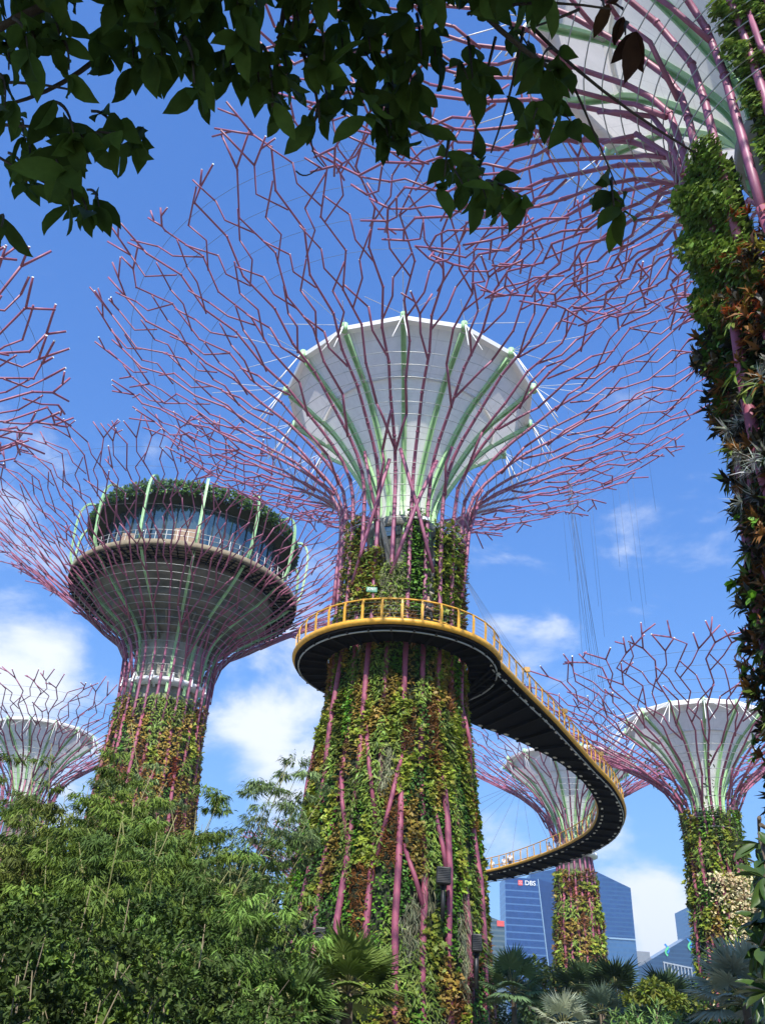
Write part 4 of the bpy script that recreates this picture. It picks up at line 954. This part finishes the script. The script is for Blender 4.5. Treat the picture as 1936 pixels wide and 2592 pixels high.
x, y, z = gaz(1108, 2140, 40); fan_palm(x, y, z, 1.6, 'grey green fan palm at the right foot of the central trunk', 24, (.12, .19, .08), 5, 22)
x, y, z = gaz(1215, 2212, 30); fan_palm(x, y, z, .95, 'silver fan palm at the bottom edge, below the trunk before the towers', 20, (.36, .40, .27), 6, 20)
x, y, z = gaz(1608, 2165, 26); fan_palm(x, y, z, 1.45, 'large silver blue fan palm in the lower right corner', 26, (.32, .36, .26), 7, 26)
x, y, z = gaz(1330, 2150, 62); fan_palm(x, y, z, 2.3, 'dark tall fan palm standing before the narrow blue block', 26, (.045, .075, .03), 8, 20, group='dark palms before the towers')
x, y, z = gaz(1262, 2150, 70); fan_palm(x, y, z, 2.5, 'dark fan palm at the foot of the stem before the towers', 24, (.05, .085, .03), 9, 18, group='dark palms before the towers')
x, y, z = gaz(1440, 2172, 58); fan_palm(x, y, z, 2.1, 'dark fan palm just left of the blossoming trunk', 24, (.04, .07, .03), 10, 18, group='dark palms before the towers')
x, y, z = gaz(1300, 2190, 34); fan_palm(x, y, z, 1.0, 'grey green fan palm at the bottom edge right of the silver one', 20, (.14, .19, .12), 12, 18)

def leafy(name, x, y, h, label, cat, col, R=(1.6, 1.6, 1.4), n=4000, L=.18, tp='oval', seed=0, group=None, clumps=40, mt=None, W=.5, zc=None, trunk=True):
    rg = np.random.default_rng(seed); r = empty(name, (x, y, 0), label, cat, group); zc = zc or h-R[2]*.8
    c = rg.normal(0, 1, (clumps, 3)); c = norm(c)*rg.uniform(.45, 1.0, (clumps, 1)); c = c*np.array(R)+np.array([0, 0, zc]); cr = rg.uniform(.22, .42, clumps)*min(R); tone = rg.uniform(.7, 1.25, clumps)
    k = rg.integers(0, clumps, n); d = norm(rg.normal(0, 1, (n, 3))); P = c[k]+d*cr[k][:, None]*rg.uniform(.5, 1.0, (n, 1)); P[:, 2] = np.maximum(P[:, 2], .1)
    A = d+rg.normal(0, .6, (n, 3))-np.array([0, 0, .25]); NN = d*.6+np.array([0, 0, 1.])+rg.normal(0, .4, (n, 3)); ln = L*rg.uniform(.7, 1.3, n)
    mb = MB()
    if trunk: mb.tube([(0, 0, 0), (.05*h, 0, zc*.6), (0, .03*h, zc)], [.035*h, .025*h, .015*h], n=7)
    for j in range(0, clumps, 2): mb.tube([(0, 0, max(.1, zc*.45)), tuple((Vector(c[j])*.6+Vector((0, 0, zc*.3)))), tuple(c[j])], [.016*h, .01*h, .004*h], n=5)
    mb.build('branches', M_BARK, r)
    leaf_mesh('crown', P, A, NN, ln, ln*W, jit(col, n, .3)*tone[k][:, None], tp, mt or M_LEAF, r); return r
x, y, z = gaz(1412, 2135, 52); leafy('shrub', x, y, z, 'yellow green bush between the dark palms below the sloping building', 'bush', (.20, .24, .03), (2.2, 2, 1.5), 3500, .3, seed=1)
x, y, z = gaz(1215, 2135, 75); leafy('tree', x, y, z+1.2, 'mid green tree around the foot of the stem before the towers', 'tree', (.09, .13, .03), (4.2, 3, 3.5), 5000, .45, 'lobed', seed=2)
for k, (px, py, D, c, lb) in enumerate([(1160, 2150, 66, (.06, .10, .03), 'dark tree behind the grey green palm at the central trunk'), (1360, 2145, 80, (.045, .075, .025), 'dark tree low between the tall palm and the yellow green bush'), (1500, 2130, 85, (.06, .09, .03), 'dull green tree behind the blossoming trunk base'),
                                        (1290, 2160, 50, (.04, .07, .02), 'low dark bush in front of the palms before the towers'), (1400, 2185, 42, (.06, .095, .035), 'olive bush at the bottom edge, left of the corner silver palm'), (1480, 2195, 38, (.05, .09, .03), 'dark green bush at the bottom edge before the blossoming trunk'), (1120, 2215, 34, (.05, .08, .03), 'low bush under the grey green palm at the bottom edge')]):
    x, y, z = gaz(px, py, D); leafy('tree' if D > 60 else 'shrub', x, y, z-.3, lb, 'tree' if D > 60 else 'bush', c, (D*.07, D*.05, D*.035), 5000, .006*D, ('lobed', 'oval')[k % 2], seed=10+k)
x, y, z = gaz(1395, 2205, 25); leafy('shrub', x, y, z+.2, 'light green fine leaved plant at the bottom edge left of the blossoming trunk', 'plant', (.14, .24, .06), (.9, .7, .6), 1500, .2, 'blade', seed=31, W=.2)
x, y, z = gaz(1640, 2120, 33); leafy('shrub', x, y, z, 'green bush behind the silver palm in the lower right corner', 'bush', (.10, .15, .035), (1.9, 1.5, 1.6), 3000, .22, seed=32)

# broadleaf sapling at the right edge
def drooping(px, pys, D, label):
    r = None; rg = np.random.default_rng(77); Ps, As = [], []
    x0, y0, z0 = gaz(px+60, pys[-1], D); r = empty('broadleaf_tree', (x0, y0, 0), label, 'tree'); mb = MB(); base = Vector((x0, y0, 0))
    mb.tube([(0, 0, 0), (.1, 0, 2), (.0, .1, gaz(px, pys[0], D)[2]+.2)], [.07, .05, .02], n=7)
    for py in pys:
        for k in range(3):
            X, Y, Z = gaz(px+rg.uniform(-14, 40), py+rg.uniform(-25, 25), D+rg.uniform(-.3, .5)); c = Vector((X, Y, Z))-base
            mb.tube([(0, 0.05, c.z+.15), tuple(c*.6+Vector((0, 0, c.z*.4+.12))), tuple(c)], [.02, .014, .008], n=5)
            for q in range(9): Ps.append(tuple(c)); As.append(tuple(rg.normal(0, .8, 3)+np.array([0, 0, -.65])))
    mb.build('branches', M_BARK, r); n = len(Ps)
    leaf_mesh('foliage', Ps, As, rg.normal(0, .4, (n, 3))+np.array([0, -.5, 1.]), rg.uniform(.2, .3, n), rg.uniform(.08, .11, n), jit((.05, .09, .02), n), 'long', M_LEAFG, r)
drooping(1648, (1845, 1905, 1960, 2010, 2065, 2120), 8.5, 'dark broad leaved sapling at the lower right edge')

# bamboo clumps on the left
def bamboo(x, y, h, label, nc, seed, lean=1.0, col=(.125, .19, .03), spread=.9, nb=62, per=10, L=.135, tmin=.3):
    rg = np.random.default_rng(seed); nc = int(nc*1.15); r = empty('bamboo_clump', (x, y, 0), label, 'bamboo', 'bamboo clumps on the left'); mb = MB()
    P, A, C, LL = [], [], [], []
    for c in range(nc):
        a = rg.uniform(0, 2*pi); d = np.array([cos(a), sin(a)]); b = d*rg.uniform(0, spread); H = h*rg.uniform(.62, 1.05); ln = lean*rg.uniform(.25, .8)
        K = 8; pts = [np.array([b[0]+d[0]*ln*(t**2)*H*.33, b[1]+d[1]*ln*(t**2)*H*.33, H*(t-.10*t**4*ln)]) for t in np.linspace(0, 1, K)]
        mb.tube([tuple(p) for p in pts], [.022*(1-.75*i/(K-1)) for i in range(K)], n=5)
        tone = rg.uniform(.75, 1.3)
        for j in range(nb//5):
            t = rg.uniform(tmin, 1)**.85; q = t*(K-1); i = min(int(q), K-2); p = pts[i]*(1-(q-i))+pts[i+1]*(q-i)
            ba = rg.uniform(0, 2*pi); bl = rg.uniform(.2, .8)*(1.15-.6*t); e = p+np.array([cos(ba)*bl, sin(ba)*bl, rg.uniform(.0, .4)*bl])
            mb.tube([tuple(p), tuple((p+e)/2+np.array([0, 0, .06])), tuple(e)], .005, n=3)
            pt_ = tone*rg.uniform(.5, 1.35); ns_ = int(rg.integers(12, 20)); R_p = rg.uniform(.28, .5)*(1.1-.4*t)
            for sp in range(ns_):      # each spray is a drooping fan of blades
                sa = rg.uniform(0, 2*pi); sd_ = np.array([cos(sa), sin(sa), rg.uniform(-.1, .5)]); sl_ = R_p*rg.uniform(.5, 1.1); tip = e+sd_*sl_
                for k in range(per):
                    f = rg.uniform(.3, 1.0); P.append(e+(tip-e)*f+rg.normal(0, .012, 3)); A.append(sd_*rg.uniform(.3, .9)*np.array([1, 1, .3])+rg.normal(0, .28, 3)+np.array([0, 0, -.55])); LL.append(L*rg.uniform(.6, 1.2)); C.append(np.array(col)*pt_*rg.uniform(.8, 1.2))
    mb.build('culms', M_CULM, r); n = len(P); P = np.array(P); P[:, 2] = np.maximum(P[:, 2], .1)
    leaf_mesh('foliage', P, A, rg.normal(0, .5, (n, 3))+np.array([0, 0, 1.]), LL, np.array(LL)*.14, C, 'blade', M_LEAFB, r); return r
for k, (px, pyt, D, nc, lb, kw) in enumerate([
        (200, 1668, 17.5, 26, 'tall bamboo in front of the restaurant tree trunk, second clump from the left', {}),
        (345, 1725, 16.5, 24, 'bamboo clump with dense green leaves below the restaurant tree', {}),
        (480, 1640, 18.0, 22, 'airy bamboo with arching grey green tips against white cloud', dict(col=(.13, .19, .07), lean=1.3, nb=40)),
        (95, 1765, 16.5, 22, 'olive bamboo at the left edge, under the distant white funnel', dict(col=(.12, .15, .03))),
        (415, 1790, 14.0, 24, 'lower bamboo clump in front of the airy one', dict(col=(.085, .145, .03))),
        (560, 1860, 17.5, 14, 'bamboo clump touching the left side of the central trunk', dict(col=(.11, .17, .035), spread=.4, lean=.7)),
        (505, 1985, 13.0, 20, 'bamboo with bright drooping leaves above the shaded fan palm', dict(col=(.11, .19, .035), spread=.6)),
        (270, 1800, 13.5, 22, 'bamboo clump in the middle of the thicket behind the shrubs', {}),
        (420, 2070, 11.5, 18, 'short bamboo at the bottom edge right of the shrubs', dict(col=(.09, .15, .032))),
        (-10, 1850, 14.5, 16, 'bamboo half outside the left edge behind the leftmost shrub', {})]):
    x, y, z = gaz(px, pyt, D); bamboo(x, y, z*1.06, lb, nc, 200+k, **kw)
# broad-leaved shrubs in front of them
def shrub(px, pyt, D, label, seed, col=(.055, .095, .018), n_st=20, R=1.35):
    x, y, h = gaz(px, pyt, D); rg = np.random.default_rng(seed); r = empty('shrub', (x, y, 0), label, 'shrub', 'broad leaved shrubs lower left'); mb = MB(); P, A, C, NN = [], [], [], []
    for s in range(n_st):
        a = rg.uniform(0, 2*pi); rr = R*rg.uniform(.2, 1)**.7; H = h*rg.uniform(.45, 1.0)*(1-.15*rr/R); top = np.array([cos(a)*rr, sin(a)*rr, H]); b = np.array([cos(a)*rr*.55, sin(a)*rr*.55, 0]); mid = (b+top)/2+rg.normal(0, .08, 3)
        mb.tube([tuple(b), tuple(mid), tuple(top)], [.015, .011, .004], n=5)
        tone = rg.uniform(.7, 1.3)
        for j in range(5):
            t = 1-rg.uniform(0, .8)**1.3; p = b*(1-t)**2+2*mid*t*(1-t)+top*t*t; d = norm(rg.normal(0, 1, 3)+np.array([0, -.15, .35])); c = p+d*rg.uniform(.1, .45); pt_ = tone*rg.uniform(.6, 1.4); rp = rg.uniform(.17, .33)
            mb.tube([tuple(p), tuple(c)], .004, n=3)
            for k in range(26):      # rosettes of leaves round each twig end
                d2 = norm(rg.normal(0, 1, 3)+d*.5+np.array([0, 0, .55])); e = c+d2*rp*rg.uniform(.8, 1.1)*np.array([1, 1, .75])
                for q_ in range(9):
                    P.append(e+rg.normal(0, .008, 3)); A.append(d2*.7+rg.normal(0, .6, 3)); NN.append(d2+rg.normal(0, .25, 3)+np.array([0, 0, .5])); C.append(np.array(col)*pt_*rg.uniform(.75, 1.3)*(np.array([1.7, 1.5, 1]) if rg.random() < .10 else 1))
    mb.build('branches', mat('pale_bark', (.26, .21, .13), .9, var=.5, vscale=10) if 'pale_bark' not in bpy.data.materials else bpy.data.materials['pale_bark'], r); n = len(P); P = np.array(P); P[:, 2] = np.maximum(P[:, 2], .05)
    leaf_mesh('foliage', P, A, NN, rg.uniform(.045, .08, n), rg.uniform(.021, .034, n), C, 'oval', M_LEAFB, r); return r
for k, (px, py, D, lb) in enumerate([(50, 1890, 10.5, 'broad leaved shrub in the lower left corner'), (190, 1865, 11.0, 'broad leaved shrub second from the left, with pale stems'), (330, 1890, 10.5, 'tall shrub third from the left in front of the bamboo'), (110, 2020, 8.5, 'low shrub at the bottom edge near the left corner'), (260, 2040, 8.5, 'low shrub at the bottom edge in the middle of the thicket'), (400, 2010, 9.5, 'rightmost shrub of the thicket beside the drooping bamboo'), (-40, 2000, 9, 'shrub cut off by the left edge')]):
    shrub(px, py, D, lb, 300+k, col=[(.055, .095, .018), (.07, .12, .02), (.045, .085, .018), (.085, .13, .022), (.05, .08, .018), (.07, .125, .025), (.045, .08, .016)][k])
# denser trees behind the bamboo, shade of its hollows painted into the leaf colour
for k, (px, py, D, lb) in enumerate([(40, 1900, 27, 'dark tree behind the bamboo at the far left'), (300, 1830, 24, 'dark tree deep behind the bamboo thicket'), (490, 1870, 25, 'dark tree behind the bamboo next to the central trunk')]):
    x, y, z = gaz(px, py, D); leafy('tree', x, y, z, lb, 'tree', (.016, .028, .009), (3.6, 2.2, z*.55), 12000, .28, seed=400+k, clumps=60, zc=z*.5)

# trees of the path behind the viewpoint: outside the view, their shade falls on the near trunk and the shrubs
leafy('tree', 12.2, 2.6, 21.5, 'tall tree outside the right of the view, shading the nearest trunk', 'tree', (.04, .07, .02), (4.4, 2.8, 6.8), 9000, .55, 'oval', seed=501, clumps=90, zc=14.5)
leafy('tree', -4.8, .2, 10.5, 'tree outside the left of the view, shading the shrubs', 'tree', (.04, .07, .02), (3.6, 2.2, 2.8), 1700, .34, 'oval', seed=502, clumps=60, zc=7.4)

# ------------------------------------------------------------------ overhanging tree in the foreground
def overhang():
    rg = np.random.default_rng(5); base = Vector((2.6, -4.2, 0)); r = empty('overhanging_tree', base, 'foreground tree whose dark leafy twigs hang across the top of the view', 'tree')
    tw = MB(); P, A, NN, L, C = [], [], [], [], []; hub = Vector((.8, -.6, 6.2))
    def leafs(p, d, n, sc, col=(.055, .10, .018)):
        for k in range(n):
            a = d*rg.uniform(.1, .9)+Vector(rg.normal(0, .42, 3))+Vector((0, 0, -.62)); P.append(tuple(p-base)); A.append(tuple(a)); nn = Vector(rg.normal(0, .5, 3))-_f*.8; NN.append(tuple(nn)); L.append(.125*sc*rg.uniform(.7, 1.2)); C.append(np.array(col)*rg.uniform(.7, 1.4))
    def spray(x0, y0, x1, y1, D, n=9, sc=1.0, col=(.055, .10, .018)):
        a = at_d(x0, y0, D+.25); b = at_d(x1, y1, D); m = (a+b)/2+Vector((0, 0, .06))
        pts = []
        for i in range(7):
            t = i/6; pts.append(a*(1-t)**2+m*2*t*(1-t)+b*t*t)
        tw.tube([tuple(p-base) for p in pts], [.006-.0035*i/6 for i in range(7)], n=4)
        side = (b-a).normalized()
        for i in range(n):
            t = .2+.8*i/max(n-1, 1); p = a*(1-t)**2+m*2*t*(1-t)+b*t*t; p = p+Vector(rg.normal(0, .012, 3)); leafs(p, side, 2 if t < .95 else 3, sc, col)
    # main limbs feeding the twigs
    limbs = [((560, -160), (-60, 90), 3.1, .022), ((700, -160), (640, 40), 2.9, .018), ((640, -100), (590, 230), 2.8, .011), ((620, 40), (690, 265), 2.75, .007), ((900, -150), (1190, 150), 2.7, .012), ((1150, 60), (1500, 330), 2.8, .006),
             ((1070, 80), (1010, 400), 2.8, .005), ((1130, 60), (1060, 330), 2.75, .005), ((240, 100), (20, 225), 3.2, .010), ((-30, 180), (180, 200), 3.0, .006), ((-60, 300), (150, 420), 3.1, .006), ((0, 270), (200, 300), 3.0, .006), ((1010, 30), (1320, 20), 2.8, .006), ((1250, 20), (1140, 60), 2.8, .005), ((690, 240), (700, 360), 2.75, .0035), ((640, 370), (690, 360), 2.75, .003), ((1240, 190), (1330, 400), 2.8, .004)]
    for (a, b, D, rad) in limbs:
        pa_, pb_ = at_d(*a, D+.2), at_d(*b, D); mid = (pa_+pb_)/2+Vector(rg.normal(0, .03, 3))
        pts = [pa_*(1-t)**2+mid*2*t*(1-t)+pb_*t*t for t in np.linspace(0, 1, 7)]; tw.tube([tuple(p-base) for p in pts], [rad*(1-.5*t) for t in np.linspace(0, 1, 7)], n=5)
    # explicit sprays (from the shape of the silhouette)
    SP = [(20, 330, 60, 400, 6), (60, 300, 60, 380, 6), (90, 330, 130, 370, 7), (130, 360, 160, 440, 7), (140, 390, 190, 460, 8), (190, 410, 215, 450, 7), (160, 300, 190, 330, 5), (180, 290, 290, 310, 8), (130, 270, 180, 300, 8), (120, 220, 160, 290, 7), (200, 240, 250, 290, 7), (240, 270, 300, 300, 7), (40, 260, 50, 285, 3),
          (0, 60, 20, 150, 8), (30, 40, 60, 110, 8), (60, 60, 80, 130, 8), (100, 20, 130, 90, 8), (130, 80, 150, 150, 7), (0, 160, 10, 240, 6), (0, 470, 4, 490, 1),
          (220, 60, 240, 130, 8), (270, 40, 290, 150, 8), (300, 60, 310, 150, 9), (330, 40, 350, 120, 9), (380, 40, 400, 130, 9), (400, 80, 420, 180, 9), (440, 60, 450, 150, 9), (480, 60, 500, 150, 9), (420, 120, 440, 190, 6), (480, 110, 500, 150, 6),
          (540, 60, 560, 190, 10), (570, 100, 590, 220, 11), (600, 80, 625, 190, 10), (550, 150, 570, 200, 7), (600, 160, 610, 210, 6), (640, 40, 660, 120, 9), (690, 40, 700, 130, 9), (730, 30, 740, 110, 9), (780, 20, 800, 110, 8), (760, 110, 800, 130, 6), (650, 120, 700, 150, 6),
          (700, 180, 705, 240, 7), (730, 170, 760, 220, 7), (770, 190, 800, 240, 5), (830, 100, 850, 200, 9), (860, 60, 880, 170, 9), (840, 180, 860, 270, 9), (830, 220, 850, 310, 8), (880, 200, 885, 270, 6), (900, 30, 910, 120, 8), (930, 40, 940, 120, 8), (810, 240, 840, 300, 5), (880, 130, 890, 190, 7), (690, 220, 680, 260, 5),
          (1010, 80, 1020, 170, 7), (980, 130, 1010, 170, 5), (970, 300, 960, 380, 6), (990, 350, 1020, 400, 7), (1020, 370, 1050, 430, 7), (1050, 390, 1090, 430, 7), (1060, 400, 1120, 430, 6), (960, 360, 1000, 400, 5), (1040, 330, 1000, 360, 4), (1100, 60, 1140, 100, 6), (1140, 90, 1170, 160, 7), (1160, 160, 1200, 210, 6), (1180, 220, 1150, 260, 7), (1180, 230, 1230, 260, 6), (1120, 260, 1140, 270, 3)]
    for (x0, y0, x1, y1, n) in SP: spray(x0, y0, x1, y1, rg.uniform(2.6, 3.2), max(3, int(n*.55)), rg.uniform(.85, 1.1))
    spray(1150, 140, 1215, 148, 2.7, 2, 1.2)
    spray(1320, 385, 1325, 445, 2.8, 3, .95, (.05, .085, .014)); spray(1290, 440, 1345, 440, 2.8, 3, .9, (.07, .12, .012))
    spray(1355, 50, 1350, 75, 2.9, 2, 1.0, (.045, .022, .012)); spray(1300, 0, 1305, 20, 2.9, 2, .85, (.06, .03, .012)); spray(1200, 110, 1170, 125, 2.7, 2, 1.0)
    for k in range(62):      # dense upper band
        x = rg.uniform(-60, 960); x = rg.uniform(-40, 920); y = rg.uniform(-130, 30 if x > 240 else -20); D = rg.uniform(2.6, 3.8); spray(x, y-50, x+rg.uniform(-25, 35), y+rg.uniform(10, 60), D, 5, rg.uniform(.85, 1.15))
    for k in range(26):
        x = rg.uniform(920, 1180); y = rg.uniform(-160, -10); spray(x, y-50, x+rg.uniform(-25, 35), y+rg.uniform(10, 40), rg.uniform(2.6, 3.6), 4, 1)
    # crown overhead and behind, out of frame: it shades the twigs
    n0 = 15000; d = norm(rg.normal(0, 1, (n0, 3)))*rg.uniform(.25, 1, (n0, 1))**.5*np.array([4.6, 2.6, 1.7])+np.array([1.2, -1.9, 6.6])
    keep = []
    for q in d:
        v = Vector(q)-Vector((0, 0, EYE)); f_ = v.dot(_f); keep.append(not (f_ > 0 and abs(v.dot(CR)/f_) < .52 and abs(v.dot(CU)/f_) < .66))
    d = d[np.array(keep)]
    for q in d: P.append(tuple(Vector(q)-base)); A.append(tuple(rg.normal(0, 1, 3)+np.array([0, 0, -.5]))); NN.append(tuple(rg.normal(0, .5, 3)+np.array([0, 0, 1.]))); L.append(rg.uniform(.2, .34)); C.append(np.array((.03, .05, .013))*rg.uniform(.7, 1.4))
    tr = MB(); tr.tube([(0, 0, 0), (-.2, .2, 1.8), (-.5, .9, 3.6), (-.9, 1.8, 5.2), tuple(hub-base)], [.26, .2, .17, .13, .06], n=12)
    for k in range(22):
        a = rg.uniform(0, 2*pi); e = hub+Vector((cos(a)*rg.uniform(1.5, 3.4), -1+sin(a)*rg.uniform(1, 2.2), rg.uniform(-.6, 1.6)))
        v = e-Vector((0, 0, EYE)); f_ = v.dot(_f)
        if f_ > 0 and abs(v.dot(CU)/f_) < .7: continue
        tr.tube([tuple(hub-base-Vector((0, 0, rg.uniform(0, 1.2)))), tuple((hub+e)/2-base+Vector((0, 0, .2))), tuple(e-base)], [.05, .03, .01], n=6)
    for px in (560, 700, 900): tr.tube([tuple(hub-base), tuple(at_d(px, -420, 3.6)-base), tuple(at_d(px, -160, 3.15)-base)], [.045, .03, .018], n=7)
    tr.build('trunk', M_BARK, r); tw.build('twigs', mat('dark_bark', (.035, .028, .02), .9, bump=.4, bscale=60), r)
    n = len(P); L = np.array(L); leaf_mesh('foliage', P, A, NN, L, L*.40, C, 'long', M_LEAFD, r)
overhang()
# ------------------------------------------------------------------ the air between here and the towers
hz = bpy.data.materials.new('hazy_air'); hz.use_nodes = True; t = hz.node_tree; t.nodes.clear(); ho = N(t, 'ShaderNodeOutputMaterial'); hv = N(t, 'ShaderNodeVolumePrincipled')
hv.inputs['Density'].default_value = .00022; hv.inputs['Color'].default_value = (.75, .86, 1, 1); hv.inputs['Anisotropy'].default_value = .3; t.links.new(hv.outputs[0], ho.inputs['Volume'])
mb = MB(); mb.box((0, 1200, 114.5), (3640, 3640, 231)); h_ = mb.build('haze', hz); h_['kind'] = 'stuff'
print('objects', len(bpy.data.objects), 'polys', sum(len(m.polygons) for m in bpy.data.meshes))
